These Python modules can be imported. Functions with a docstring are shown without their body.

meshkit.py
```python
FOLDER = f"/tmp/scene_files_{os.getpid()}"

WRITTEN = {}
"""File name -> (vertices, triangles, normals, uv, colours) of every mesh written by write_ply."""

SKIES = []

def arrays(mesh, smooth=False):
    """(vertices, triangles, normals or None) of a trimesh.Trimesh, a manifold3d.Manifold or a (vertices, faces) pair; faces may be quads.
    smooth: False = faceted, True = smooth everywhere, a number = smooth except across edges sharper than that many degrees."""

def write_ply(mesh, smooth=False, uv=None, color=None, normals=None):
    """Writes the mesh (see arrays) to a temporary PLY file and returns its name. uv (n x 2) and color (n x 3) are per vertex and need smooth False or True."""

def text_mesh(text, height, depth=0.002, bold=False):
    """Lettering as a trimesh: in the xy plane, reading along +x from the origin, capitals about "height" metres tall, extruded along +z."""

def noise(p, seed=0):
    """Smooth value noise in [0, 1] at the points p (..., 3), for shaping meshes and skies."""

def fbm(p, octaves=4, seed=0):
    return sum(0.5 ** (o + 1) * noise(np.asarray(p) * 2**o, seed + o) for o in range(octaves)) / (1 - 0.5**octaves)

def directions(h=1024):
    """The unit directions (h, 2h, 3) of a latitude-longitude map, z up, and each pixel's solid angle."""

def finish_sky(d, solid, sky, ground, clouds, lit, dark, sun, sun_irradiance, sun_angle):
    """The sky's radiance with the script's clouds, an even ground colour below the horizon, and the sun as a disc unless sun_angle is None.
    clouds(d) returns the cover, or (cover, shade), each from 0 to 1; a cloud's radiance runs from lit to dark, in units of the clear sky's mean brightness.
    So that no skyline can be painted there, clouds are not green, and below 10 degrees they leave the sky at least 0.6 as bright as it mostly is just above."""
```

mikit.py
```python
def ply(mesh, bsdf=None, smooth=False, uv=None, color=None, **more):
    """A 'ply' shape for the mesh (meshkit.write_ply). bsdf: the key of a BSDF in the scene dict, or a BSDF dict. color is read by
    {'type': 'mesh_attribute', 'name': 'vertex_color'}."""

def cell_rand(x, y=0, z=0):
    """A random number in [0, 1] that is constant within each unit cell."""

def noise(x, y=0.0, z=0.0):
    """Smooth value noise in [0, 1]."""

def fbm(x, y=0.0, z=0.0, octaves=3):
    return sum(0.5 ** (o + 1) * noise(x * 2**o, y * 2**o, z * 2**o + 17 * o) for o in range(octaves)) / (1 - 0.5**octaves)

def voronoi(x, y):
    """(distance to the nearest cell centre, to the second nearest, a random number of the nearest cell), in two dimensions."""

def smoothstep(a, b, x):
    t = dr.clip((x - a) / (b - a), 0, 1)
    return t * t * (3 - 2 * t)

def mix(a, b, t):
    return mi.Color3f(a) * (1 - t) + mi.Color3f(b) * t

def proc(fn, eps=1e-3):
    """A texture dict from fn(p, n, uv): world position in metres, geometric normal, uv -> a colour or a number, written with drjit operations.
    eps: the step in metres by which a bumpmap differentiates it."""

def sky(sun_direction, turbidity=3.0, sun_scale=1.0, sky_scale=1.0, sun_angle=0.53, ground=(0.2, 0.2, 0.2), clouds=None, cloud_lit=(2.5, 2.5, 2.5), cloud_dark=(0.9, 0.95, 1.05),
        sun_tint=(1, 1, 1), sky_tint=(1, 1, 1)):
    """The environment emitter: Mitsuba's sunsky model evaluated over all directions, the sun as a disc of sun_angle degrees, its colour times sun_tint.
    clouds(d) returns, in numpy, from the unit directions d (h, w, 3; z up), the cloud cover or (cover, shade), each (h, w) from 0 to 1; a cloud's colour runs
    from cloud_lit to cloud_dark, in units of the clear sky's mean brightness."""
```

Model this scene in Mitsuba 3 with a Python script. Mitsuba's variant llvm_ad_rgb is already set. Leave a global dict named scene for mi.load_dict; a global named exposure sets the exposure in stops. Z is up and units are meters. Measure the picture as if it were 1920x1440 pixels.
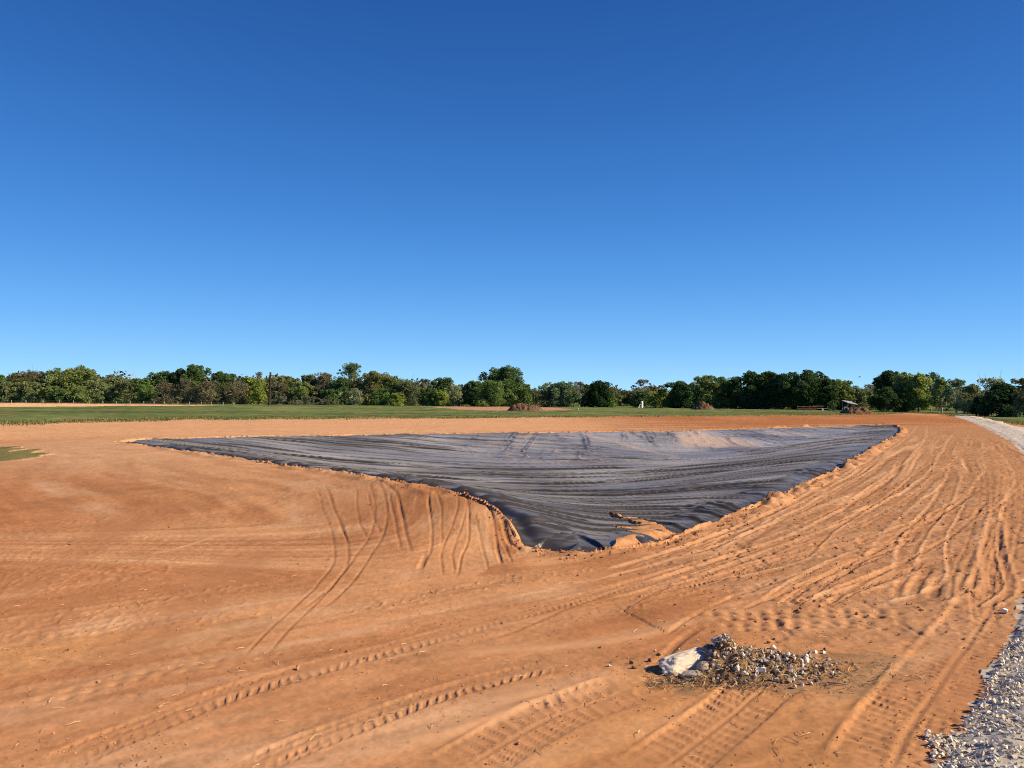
import math, numpy as np, trimesh, mitsuba as mi, mikit
from scipy.spatial import cKDTree
from mikit import ply
T4 = mi.ScalarTransform4f
scene, labels = {}, {}

# ---------------------------------------------------------------- camera, sky, exposure
PITCH, ROLL, EYE = math.atan(26 / 1442), math.radians(0.5), 2.1
_f = np.array([0, math.cos(PITCH), math.sin(PITCH)])
_u = math.cos(ROLL) * np.array([0, -math.sin(PITCH), math.cos(PITCH)]) - math.sin(ROLL) * np.array([1.0, 0, 0])
scene['camera'] = {'type': 'perspective', 'fov': 67.307, 'fov_axis': 'x', 'near_clip': 0.05, 'far_clip': 9000.0,
                   'to_world': T4().look_at(origin=[0, 0, EYE], target=[0, float(_f[1]), EYE + float(_f[2])], up=[float(a) for a in _u])}
SUN_AZ, SUN_EL = math.radians(99), math.radians(32)
SUN = [math.sin(SUN_AZ) * math.cos(SUN_EL), math.cos(SUN_AZ) * math.cos(SUN_EL), math.sin(SUN_EL)]
haze = lambda e: (0.75 * np.exp(-e / 11), 1 - np.exp(-e / 6))          # thin haze low in the sky, the same all round
scene['sky'] = mikit.sky(SUN, turbidity=2.6, sun_scale=1.22, sun_tint=(1.06, 1.0, 0.90), ground=(0.25, 0.18, 0.12), sky_tint=(0.082, 0.240, 0.600), cloud_lit=(4.3, 7.6, 9.2), cloud_dark=(1.0, 4.5, 10.4),
                         clouds=lambda d: haze(np.degrees(np.arcsin(np.clip(d[..., 2], 0, 1)))))
exposure = 2.3

# ---------------------------------------------------------------- layout, metres (x right, y ahead of the camera, z up)
RIM = [
    (0.2, 10.64, 0),
    (-0.04, 11.26, 0.2),
    (-0.12, 11.48, 0.36),
    (-0.35, 11.84, 0.46),
    (-0.76, 12.52, 0.5),
    (-1.49, 13.57, 0.5),
    (-2.7, 15.09, 0.5),
    (-4.23, 17.03, 0.46),
    (-6.48, 19.54, 0.42),
    (-9.15, 22.84, 0.36),
    (-11.88, 26.03, 0.32),
    (-15.0, 29.39, 0.28),
    (-15.56, 32.14, 0.25),
    (-15.32, 33.56, 0.2),
    (-12.58, 37.9, 0.1),
    (-8.99, 40.66, 0.05),
    (-4.89, 44.33, 0),
    (1.33, 46.89, 0),
    (6.53, 49.42, 0),
    (12.33, 52.24, 0),
    (19.12, 57.4, 0),
    (25.87, 62.16, 0),
    (31.38, 66.52, 0),
    (32.4, 64.88, 0),
    (29.07, 57.58, 0),
    (24.25, 48.36, 0),
    (19.4, 39.95, 0),
    (12.2, 27.47, 0),
    (9.37, 22.52, 0),
    (6.97, 18.59, 0),
    (5.09, 15.58, 0),
    (3.8, 13.65, 0),
    (2.78, 12.1, 0),
    (2.28, 11.28, 0),
    (1.66, 10.78, 0),
    (1.1, 10.39, 0),
    (0.74, 10.44, 0),
    (0.46, 10.61, 0)]
WEDGE = [
    (2.75, 11.96),
    (2.51, 12.4),
    (2.26, 13.19),
    (1.74, 13.83),
    (1.86, 13.27),
    (2.11, 12.6),
    (1.66, 12.34),
    (1.91, 11.77),
    (1.58, 11.32),
    (1.23, 10.61),
    (1.03, 9.73),
    (2.25, 9.77)]
GRASS = [
    (-60, 70),
    (-44, 58),
    (-34.52, 51.93),
    (-32.93, 52.86),
    (-32.81, 55.11),
    (-31.99, 57.76),
    (-30.35, 60.89),
    (-28.52, 64.38),
    (-25.06, 67.04),
    (-19.29, 69.69),
    (-13.2, 73.44),
    (-5.9, 77.79),
    (0.03, 81.91),
    (7.24, 86.71),
    (15.35, 92.1),
    (24.54, 98.21),
    (35.87, 105.5),
    (47.13, 113.23),
    (58.06, 121.32),
    (70.56, 137.48),
    (71.49, 128.85),
    (67.73, 117.65),
    (60.86, 98.61),
    (53.37, 83.2),
    (48.48, 72.82),
    (48, 66),
    (60, 84)]
TAN = [
    (-124.88, 132.51),
    (-109.69, 164.88),
    (-88.0, 167.11),
    (-73.86, 161.53),
    (-60.63, 156.3),
    (-56.64, 151.42),
    (-66.74, 145.97),
    (-70.5, 133.89),
    (-73.68, 123.66),
    (-77.89, 117.1),
    (-95.61, 101.46)]
PINK = [
    (-16.09, 166.29),
    (-7.67, 185.63),
    (5.6, 199.99),
    (9.02, 184.89),
    (11.86, 144.5),
    (9.12, 131.03),
    (-1.66, 122.81),
    (-9.81, 129.17)]
LGRASS = [
    (-19.65, 27.86),
    (-18.58, 27.99),
    (-17.77, 27.81),
    (-16.41, 25.93),
    (-15.46, 25.35),
    (-14.17, 23.4),
    (-14.18, 22.31),
    (-14.55, 21.93),
    (-15.18, 21.54)]
ROADL = [
    (0.6, -8),
    (1.4, 0),
    (2.42, 4.45),
    (2.85, 4.95),
    (3.47, 5.69),
    (4.21, 6.61),
    (5.18, 7.79),
    (11.3, 16.8),
    (20.7, 31.07),
    (25.4, 38.98),
    (31.85, 50.48),
    (40.82, 66.88),
    (51.81, 87.68),
    (65.93, 115.22)]
ROADR = [
    (68.78, 118.05),
    (63.25, 104.83),
    (50.93, 80.7),
    (39.09, 58.72),
    (26.5, 36.0),
    (15.0, 17.0),
    (9.0, 9.0),
    (6.0, 4.0),
    (4.8, 0),
    (4.0, -8)]
TRACKS = [
    ('holes', 0.13, 0.03, [(-3.36, 5.01), (-3.09, 5.34), (-2.73, 5.7), (-2.35, 5.93), (-2.02, 6.17)]),
    ('lug', 0.2, 0.034, [(-2.61, 4.29), (-2.46, 4.62), (-2.25, 4.93), (-1.98, 5.36), (-1.58, 5.8), (-1.1, 6.27), (-0.59, 6.77), (0.02, 7.36), (0.56, 7.84), (1.31, 8.52), (2.26, 9.53), (3.41, 10.67), (4.89, 11.74)]),
    ('lug', 0.17, 0.036, [(-1.55, 4.31), (-1.26, 4.65), (-0.88, 5.03), (-0.57, 5.35), (-0.21, 5.65), (0.18, 5.91), (0.44, 6.03)]),
    ('tread', 0.27, 0.04, [(-0.34, 4.33), (-0.08, 4.67), (0.3, 5.1), (0.57, 5.33), (0.95, 5.63)]),
    ('tread', 0.26, 0.055, [(0.77, 4.35), (1.08, 4.69), (1.47, 5.13), (1.81, 5.55), (2.03, 5.67)]),
    ('tread', 0.36, 0.062, [(2.04, 4.32), (2.54, 4.94), (3.15, 5.68), (3.93, 6.67), (4.86, 7.88), (6.39, 9.94), (8.88, 13.46), (11.48, 17.29), (14.76, 22.36), (18.58, 28.66), (22.76, 36.08), (27.08, 44.38)]),
    ('holes', 0.2, 0.06, [(1.64, 7.35), (2.27, 7.42), (2.93, 7.53), (3.55, 7.52), (4.07, 7.48)]),
    ('holes', 0.17, 0.055, [(1.67, 7.03), (2.27, 7.08), (2.99, 7.17), (3.41, 7.12), (3.67, 6.96)]),
    ('rut', 0.07, 0.05, [(1.06, 5.93), (1.37, 6.49), (1.63, 6.88), (1.84, 7.14)]),
    ('rut', 0.04, 0.03, [(1.3, 6.75), (1.75, 7.37), (2.31, 8.04), (3.26, 9.01), (4.1, 9.85)]),
    ('ridge', 0.1, 0.05, [(1.0, 8.88), (2.1, 10.02), (3.71, 12.15), (5.66, 15.09), (8.81, 20.17), (14.74, 30.36), (23.04, 44.89), (35.32, 66.84)]),
    ('ridge', 0.12, 0.07, [(1.46, 8.7), (2.56, 9.94), (4.07, 11.71), (6.0, 14.41), (9.23, 19.57), (14.21, 27.69), (22.16, 41.39), (34.64, 64.21)]),
    ('ridge', 0.1, 0.05, [(2.06, 8.97), (3.56, 10.67), (5.41, 13.0), (7.34, 15.57), (8.25, 16.7)]),
    ('ridge', 0.12, 0.07, [(6.31, 14.43), (8.78, 17.58), (12.23, 22.61), (17.39, 31.27), (28.07, 49.06)]),
    ('ridge', 0.09, 0.05, [(1.05, 9.28), (2.15, 10.61), (3.33, 12.27), (5.0, 14.69), (7.59, 18.86), (12.05, 26.32), (21.37, 42.32)]),
    ('ridge', 0.08, 0.04, [(1.4, 9.5), (2.39, 10.73), (3.75, 12.54), (5.44, 15.07), (8.36, 19.75), (13.0, 27.56), (21.59, 42.36)]),
    ('rut', 0.09, 0.05, [(1.26, 9.44), (2.2, 10.51), (3.69, 12.64), (5.39, 15.22), (8.22, 19.74)]),
    ('ridge', 0.08, 0.05, [(8.77, 16.65), (9.98, 18.17), (12.53, 22.17), (14.76, 25.96)]),
    ('ridge', 0.08, 0.035, [(12.09, 20.05), (14.74, 24.03), (19.26, 31.49), (23.32, 37.37)]),
    ('lug', 0.16, 0.04, [(1.0, 7.86), (2.29, 8.88), (3.7, 10.26), (5.03, 11.32), (6.3, 12.28), (7.74, 13.29), (9.88, 15.5), (12.51, 18.89)]),
    ('lug', 0.16, 0.04, [(1.67, 8.24), (2.86, 9.35), (4.16, 10.52), (5.55, 11.78), (8.14, 14.67), (12.38, 20.07)]),
    ('lug', 0.17, 0.05, [(2.64, 7.91), (3.75, 9.3), (5.16, 10.93), (6.52, 12.05)]),
    ('lug', 0.18, 0.055, [(3.04, 7.82), (4.22, 8.95), (5.21, 9.89), (6.29, 10.61)]),
    ('lug', 0.15, 0.05, [(2.77, 7.81), (4.17, 9.55), (5.86, 11.57), (8.14, 14.67)]),
    ('rut', 0.08, 0.05, [(6.06, 11.8), (7.95, 14.33), (9.47, 16.27), (11.56, 19.16)]),
    ('rut', 0.07, 0.05, [(3.86, 9.12), (4.98, 10.55), (6.56, 12.79), (8.12, 15.02)]),
    ('lug', 0.15, 0.03, [(4.46, 7.31), (5.74, 9.32), (7.72, 12.35), (10.98, 17.25), (15.36, 24.09), (20.81, 33.28)]),
    ('lug', 0.13, 0.03, [(5.53, 8.79), (7.89, 12.35), (11.13, 17.26), (14.4, 22.33)]),
    ('rut', 0.05, 0.03, [(4.65, 8.08), (7.16, 11.85), (10.63, 17.23), (14.74, 24.03)]),
    ('rut', 0.05, 0.03, [(4.79, 8.08), (7.3, 11.86), (10.78, 17.24), (14.97, 24.05)]),
    ('rut', 0.11, 0.07, [(4.23, 8.24), (4.74, 8.96), (5.41, 9.9)]),
    ('rut', 0.11, 0.09, [(4.4, 8.11), (4.7, 8.57), (5.18, 9.25)]),
    ('rut', 0.08, 0.05, [(3.97, 8.06), (4.69, 9.15), (5.5, 10.23)]),
    ('pair', 0.12, 0.034, [(-2.05, 6.12), (-2.06, 6.71), (-2.03, 7.41), (-2.01, 8.46), (-2.15, 9.78), (-2.77, 12.03), (-3.63, 14.62)]),
    ('pair', 0.13, 0.036, [(-1.97, 7.48), (-1.84, 8.42), (-1.86, 9.85), (-2.0, 11.79), (-2.55, 14.52)]),
    ('rut', 0.045, 0.05, [(-1.28, 9.88), (-1.62, 11.66), (-2.04, 13.42), (-2.63, 14.7)]),
    ('rut', 0.035, 0.04, [(-1.44, 10.05), (-1.74, 11.66), (-2.14, 13.42)]),
    ('pair', 0.1, 0.04, [(-0.72, 8.82), (-0.81, 10.16), (-0.75, 11.85), (-0.98, 13.32), (-1.55, 14.6)]),
    ('rut', 0.04, 0.06, [(-0.13, 9.43), (-0.19, 10.8), (-0.32, 11.74), (-0.68, 12.55), (-1.39, 13.5)]),
    ('rut', 0.06, 0.1, [(0.2, 10.18), (-0.02, 10.74), (-0.11, 11.36), (-0.26, 11.61)]),
    ('rut', 0.06, 0.08, [(-1.09, 9.04), (-1.08, 9.64), (-1.07, 10.02)]),
    ('rut', 0.03, 0.03, [(-0.93, 10.15), (-1.05, 11.83), (-1.31, 13.23)]),
    ('rut', 0.03, 0.03, [(-1.79, 10.74), (-2.11, 11.92), (-2.55, 13.75)]),
    ('rut', 0.03, 0.03, [(-1.94, 10.51), (-2.34, 11.93), (-2.81, 13.98)]),
    ('rut', 0.035, 0.04, [(-1.06, 9.64), (-1.09, 10.84), (-1.38, 12.79)]),
    ('rut', 0.03, 0.04, [(-0.63, 8.79), (-0.61, 9.91), (-0.57, 10.85), (-0.69, 12.23)]),
    ('rut', 0.03, 0.03, [(-0.28, 9.06), (-0.36, 10.4), (-0.53, 11.59)]),
    ('rut', 0.03, 0.04, [(-0.0, 9.53), (-0.05, 10.38), (-0.2, 11.35)]),
    ('rut', 0.03, 0.03, [(-2.14, 10.24), (-2.55, 11.61), (-3.38, 14.11)]),
    ('lug', 0.14, 0.03, [(1.06, 8.4), (2.1, 9.41), (3.57, 11.18), (5.53, 13.75), (8.78, 18.62), (14.52, 27.73), (24.04, 43.87)]),
    ('lug', 0.13, 0.03, [(1.25, 8.07), (2.29, 9.14), (3.88, 10.95), (5.94, 13.59), (9.45, 18.66), (15.72, 28.34)]),
    ('rut', 0.05, 0.04, [(0.86, 8.67), (1.91, 9.76), (3.52, 11.77), (5.93, 15.25), (9.91, 21.64), (17.78, 34.64)]),
    ('rut', 0.05, 0.04, [(2.66, 9.79), (4.15, 11.49), (6.32, 14.23), (10.21, 19.9), (17.58, 31.29), (28.64, 49.16)]),
    ('lug', 0.13, 0.03, [(3.12, 9.75), (4.58, 11.39), (6.83, 14.26), (10.86, 19.95), (18.39, 31.39), (29.4, 49.3)]),
    ('rut', 0.05, 0.05, [(2.22, 7.6), (3.22, 8.59), (4.64, 10.13), (5.99, 11.37), (7.2, 12.08)]),
    ('rut', 0.06, 0.05, [(3.17, 7.87), (4.57, 9.42), (5.93, 10.97), (7.48, 12.84), (10.06, 16.3)]),
    ('rut', 0.035, 0.025, [(4.69, 8.29), (7.02, 11.85), (10.48, 17.22), (14.57, 24.01)]),
    ('soft', 0.25, 0.018, [(-4.2, 6.25), (-4.16, 6.74), (-4.27, 7.4), (-4.34, 8.1)]),
    ('soft', 0.3, 0.015, [(-3.11, 5.97), (-3.14, 7.26), (-3.28, 8.85), (-3.41, 10.55)]),
    ('soft', 0.3, 0.015, [(-5.29, 7.85), (-5.55, 9.71), (-5.94, 12.15), (-6.01, 13.84)]),
    ('soft', 0.3, 0.02, [(-6.07, 11.31), (-6.06, 12.39), (-6.05, 13.71)]),
    ('ridge', 0.08, 0.025, [(-4.72, 9.81), (-4.47, 10.32), (-4.2, 11.31)]),
    ('ridge', 0.1, 0.05, [(10.41, 16.33), (13.52, 20.81), (16.88, 26.18), (20.35, 32.24)]),
    ('rut', 0.05, 0.03, [(-0.25, 6.59), (0.22, 7.1), (0.71, 7.75), (1.45, 8.65)]),
    ('rut', 0.03, 0.02, [(-1.92, 7.04), (-1.32, 7.49), (-0.6, 8.12), (0.14, 8.85), (0.83, 9.72)]),
    ('ridge', 0.2, 0.035, [(-0.3, 5.22), (0.02, 5.43), (0.48, 5.62), (0.99, 5.9)]),
    ('ridge', 0.15, 0.03, [(-0.59, 6.28), (0.47, 6.51), (1.15, 6.82), (1.91, 7.41)]),
    ('ridge', 0.15, 0.04, [(-0.81, 4.65), (-0.35, 4.89), (0.17, 5.32), (0.81, 5.73)])]
TREES = [
    ('oak_tree', 'dark evergreen oak cut off by the left edge of the photo', 'oak', np.float64(-123.6), 185.0, 5.6, np.float64(6.54), 'dark'),
    ('pecan_tree', 'tall open-crowned pinkish grey tree rising behind brown scrub near the left edge', 'sparse', np.float64(-128.1), 205.0, 9.4, np.float64(8.37), 'grey'),
    ('shrub', 'brownish olive thicket at the far left, under the cut-off oak', 'brush', np.float64(-119.5), 183.0, 7.4, np.float64(4.74), 'brown'),
    ('shrub', 'low brown-olive thicket standing before the open pinkish tree', 'brush', np.float64(-113.9), 183.0, 7.1, np.float64(4.91), 'brown'),
    ('shrub', 'yellowish green bush left of the big dome-shaped oak', 'brush', np.float64(-108.7), 182.0, 5.8, np.float64(4.18), 'olive'),
    ('oak_tree', 'big dome-shaped olive green oak, broadest crown of the left treeline', 'oak', np.float64(-108.2), 190.0, 12.6, np.float64(8.67), 'olive'),
    ('shrub', 'dark green bush under the left side of the dome-shaped oak', 'brush', np.float64(-105.8), 180.0, 4.5, np.float64(3.42), 'dark'),
    ('shrub', 'olive bush under the middle of the dome-shaped oak', 'brush', np.float64(-101.0), 180.0, 5.5, np.float64(3.96), 'olive'),
    ('shrub', 'brown-olive bush under the right side of the dome-shaped oak', 'brush', np.float64(-97.9), 182.0, 5.6, np.float64(5.28), 'brown'),
    ('oak_tree', 'rust-tinged olive tree right of the dome-shaped oak', 'oak', np.float64(-96.4), 186.0, 7.5, np.float64(6.29), 'brown'),
    ('bare_tree', 'leafless pale twiggy tree showing above the scrub right of the dome-shaped oak', 'bare', np.float64(-100.9), 200.0, 6.4, np.float64(9.13), 'grey'),
    ('bare_tree', 'leafless thin-twigged tree right beside a larger bare tree', 'bare', np.float64(-96.4), 200.0, 5.5, np.float64(8.19), 'grey'),
    ('oak_tree', 'grey-olive rounded tree under the bare twigs', 'brush', np.float64(-91.0), 183.0, 7.1, np.float64(6.0), 'brown'),
    ('oak_tree', 'mid green narrow tree left of the row of dark oaks', 'oak', np.float64(-87.5), 183.0, 5.1, np.float64(6.03), 'green'),
    ('oak_tree', 'dark oak with lumpy crown, leftmost of the dark oak row', 'oak', np.float64(-86.2), 190.0, 7.6, np.float64(7.94), 'dark'),
    ('oak_tree', 'dark oak in the gap between the lumpy oak and the tallest one', 'oak', np.float64(-82.5), 190.0, 5.8, np.float64(7.97), 'dark'),
    ('oak_tree', 'tallest dark oak of the left treeline with an uneven top', 'oak', np.float64(-78.2), 190.0, 8.7, np.float64(9.46), 'dark'),
    ('shrub', 'grey leafless thicket with pale crooked stems in front of the lumpy dark oak', 'twiggy', np.float64(-81.1), 180.0, 6.7, np.float64(5.01), 'grey'),
    ('bare_tree', 'grey brush-like bare tree in front of the tallest dark oak', 'twiggy', np.float64(-76.3), 180.0, 3.7, np.float64(6.05), 'grey'),
    ('shrub', 'broad grey-brown rounded thicket to the right below the tallest dark oak', 'twiggy', np.float64(-71.6), 180.0, 7.5, np.float64(5.59), 'grey'),
    ('oak_tree', 'dark olive oak right of the tallest dark oak', 'oak', np.float64(-72.1), 190.0, 7.1, np.float64(7.8), 'dark'),
    ('oak_tree', 'sparse small-crowned tree with sky showing through, right of the dark oaks', 'sparse', np.float64(-70.0), 192.0, 4.0, np.float64(7.61), 'dark'),
    ('shrub', 'grey-olive thicket with pale stems left of the utility pole', 'twiggy', np.float64(-64.9), 181.0, 6.8, np.float64(5.3), 'grey'),
    ('oak_tree', 'yellow-green rounded tree left of the utility pole', 'oak', np.float64(-62.8), 185.0, 5.6, np.float64(6.56), 'yellow'),
    ('pecan_tree', 'feathery grey-brown tree just left of the utility pole top', 'sparse', np.float64(-63.3), 192.0, 3.5, np.float64(8.07), 'brown'),
    ('shrub', 'bright yellow-green upright bush just left of the utility pole', 'brush', np.float64(-58.8), 179.0, 3.5, np.float64(4.94), 'yellow'),
    ('shrub', 'grey scrub with a thin pale trunk right behind the utility pole', 'twiggy', np.float64(-56.7), 186.0, 5.2, np.float64(5.35), 'grey'),
    ('oak_tree', 'tree with an orange-tinged top right of the utility pole', 'oak', np.float64(-56.3), 190.0, 5.8, np.float64(7.14), 'rust'),
    ('shrub', 'olive thicket two trees right of the utility pole', 'brush', np.float64(-51.5), 184.0, 6.9, np.float64(5.61), 'olive'),
    ('oak_tree', 'rounded olive tree left of the thin distant mast', 'oak', np.float64(-50.4), 190.0, 6.6, np.float64(7.33), 'brown'),
    ('oak_tree', 'greyish open tree with pale limbs around the thin distant mast', 'sparse', np.float64(-46.1), 188.0, 7.6, np.float64(7.96), 'grey'),
    ('oak_tree', 'dark evergreen left below the tall airy tree', 'oak', np.float64(-41.2), 186.0, 5.7, np.float64(6.51), 'dark'),
    ('shrub', 'low dark hollow bush at the foot of the evergreen left of the tall airy tree', 'brush', np.float64(-43.1), 182.0, 3.8, np.float64(3.87), 'dark'),
    ('poplar_tree', 'tall airy grey-green tree standing well above its neighbours left of centre', 'poplar', np.float64(-39.7), 190.0, 7.1, np.float64(10.58), 'sage'),
    ('shrub', 'pale branched dead brush at the foot of the tall airy tree', 'twiggy', np.float64(-36.7), 178.0, 5.2, np.float64(3.88), 'pale'),
    ('shrub', 'low purplish brown brush patch right beside the utility pole', 'low', np.float64(-52.1), 174.0, 6.8, np.float64(2.25), 'purple'),
    ('shrub', 'low purplish brown brush patch, middle of three on the grass edge', 'low', np.float64(-46.5), 174.0, 7.2, np.float64(2.3), 'purple'),
    ('shrub', 'low purplish brown brush patch, rightmost of three on the grass edge', 'low', np.float64(-41.2), 174.0, 6.8, np.float64(1.62), 'purple'),
    ('oak_tree', 'wide brown-olive tree with twiggy top right of the tall airy tree', 'brush', np.float64(-33.3), 188.0, 8.6, np.float64(7.94), 'rust'),
    ('shrub', 'dark green bush below the wide brown-olive tree', 'brush', np.float64(-30.4), 180.0, 5.0, np.float64(4.21), 'green'),
    ('oak_tree', 'olive tree between the wide brown-olive tree and the grey thicket', 'brush', np.float64(-29.1), 188.0, 6.8, np.float64(7.06), 'olive'),
    ('shrub', 'small bright yellow-green bush on the grass edge left of centre', 'brush', np.float64(-26.7), 178.0, 3.5, np.float64(3.1), 'yellow'),
    ('shrub', 'grey-brown rounded thicket right of the small yellow bush', 'twiggy', np.float64(-24.7), 186.0, 5.9, np.float64(6.14), 'brown'),
    ('pecan_tree', 'thin open grey tree showing above the thicket left of the clumpy dark oak', 'sparse', np.float64(-22.0), 194.0, 4.3, np.float64(6.89), 'sage'),
    ('shrub', 'dark green bush left below the clumpy dark oak', 'brush', np.float64(-19.5), 181.0, 4.3, np.float64(4.31), 'dark'),
    ('oak_tree', 'clumpy dark oak with ragged top left of the big central oak', 'oak', np.float64(-16.7), 190.0, 6.6, np.float64(6.96), 'dark'),
    ('shrub', 'yellowish olive bush in front of the clumpy dark oak', 'brush', np.float64(-16.3), 180.0, 4.5, np.float64(3.83), 'yellow'),
    ('shrub', 'pale straw-coloured twiggy brush right of the clumpy dark oak', 'twiggy', np.float64(-13.5), 182.0, 4.3, np.float64(5.26), 'pale'),
    ('shrub', 'olive bush between the pale twiggy brush and the big central oak', 'brush', np.float64(-11.6), 186.0, 4.6, np.float64(5.09), 'olive'),
    ('oak_tree', 'dark rounded tree on the left flank of the big central oak', 'oak', np.float64(-8.5), 184.0, 5.9, np.float64(6.11), 'dark'),
    ('shrub', 'bright green broad bush in front of the big central oak', 'brush', np.float64(-4.9), 178.0, 6.9, np.float64(6.13), 'green'),
    ('oak_tree', 'big dark oak with tall domed crown, tallest tree near the centre', 'oak', np.float64(-2.3), 190.0, 9.8, np.float64(9.86), 'dark'),
    ('oak_tree', 'mid green tree at the right foot of the big central oak', 'oak', np.float64(2.3), 184.0, 5.4, np.float64(4.67), 'green'),
    ('shrub', 'thin brown thicket behind the largest earth mound', 'twiggy', np.float64(6.7), 200.0, 5.5, np.float64(4.65), 'brown'),
    ('oak_tree', 'wide sage-green tree right of the largest earth mound', 'oak', np.float64(11.6), 185.0, 10.0, np.float64(6.05), 'sage'),
    ('pecan_tree', 'pinkish grey open tree top behind the wide sage-green tree', 'sparse', np.float64(18.8), 215.0, 4.2, np.float64(6.89), 'grey'),
    ('cedar_tree', 'narrow dark evergreen left of the dense dark cedar', 'cedar', np.float64(18.1), 186.0, 3.1, np.float64(5.61), 'dark'),
    ('cedar_tree', 'dense dark round-topped cedar standing clear of the treeline gap', 'cedar', np.float64(20.8), 184.0, 6.1, np.float64(6.49), 'cedar'),
    ('shrub', 'small green bush at the right foot of the dense dark cedar', 'brush', np.float64(23.8), 184.0, 3.3, np.float64(3.71), 'green'),
    ('oak_tree', 'distant low brown-olive trees filling the gap left of the white tank', 'brush', np.float64(32.8), 225.0, 8.1, np.float64(4.57), 'brown'),
    ('pecan_tree', 'tree with grey thinning top and dark base behind the white tank', 'sparse', np.float64(33.7), 200.0, 5.5, np.float64(7.39), 'grey'),
    ('shrub', 'dark green bush at the base of the grey-topped tree behind the white tank', 'brush', np.float64(32.5), 194.0, 4.0, np.float64(4.27), 'dark'),
    ('shrub', 'yellow-olive rounded bush right of the white tank', 'brush', np.float64(36.0), 188.0, 6.0, np.float64(4.24), 'yellow'),
    ('oak_tree', 'dark green rounded tree left of the middle earth mound', 'oak', np.float64(39.9), 182.0, 7.8, np.float64(6.36), 'dark2'),
    ('oak_tree', 'tall yellow-green tree behind the middle earth mound', 'oak', np.float64(46.0), 182.0, 6.8, np.float64(7.8), 'olive'),
    ('oak_tree', 'dull green tree right beside the tall yellow-green tree', 'oak', np.float64(49.5), 182.0, 4.5, np.float64(7.58), 'green'),
    ('oak_tree', 'dark pointed tree right of the middle earth mound', 'oak', np.float64(52.2), 180.0, 4.7, np.float64(7.67), 'dark2'),
    ('oak_tree', 'tall dark tree, left half of the twin tall crowns', 'oak', np.float64(56.2), 180.0, 6.7, np.float64(8.83), 'dark2'),
    ('oak_tree', 'tall dark tree, right half of the twin tall crowns', 'oak', np.float64(59.9), 180.0, 6.2, np.float64(8.87), 'dark2'),
    ('oak_tree', 'dark tree with shoulder-high crown left of the broadest dark oak', 'oak', np.float64(62.0), 176.0, 5.6, np.float64(8.26), 'dark2'),
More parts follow.
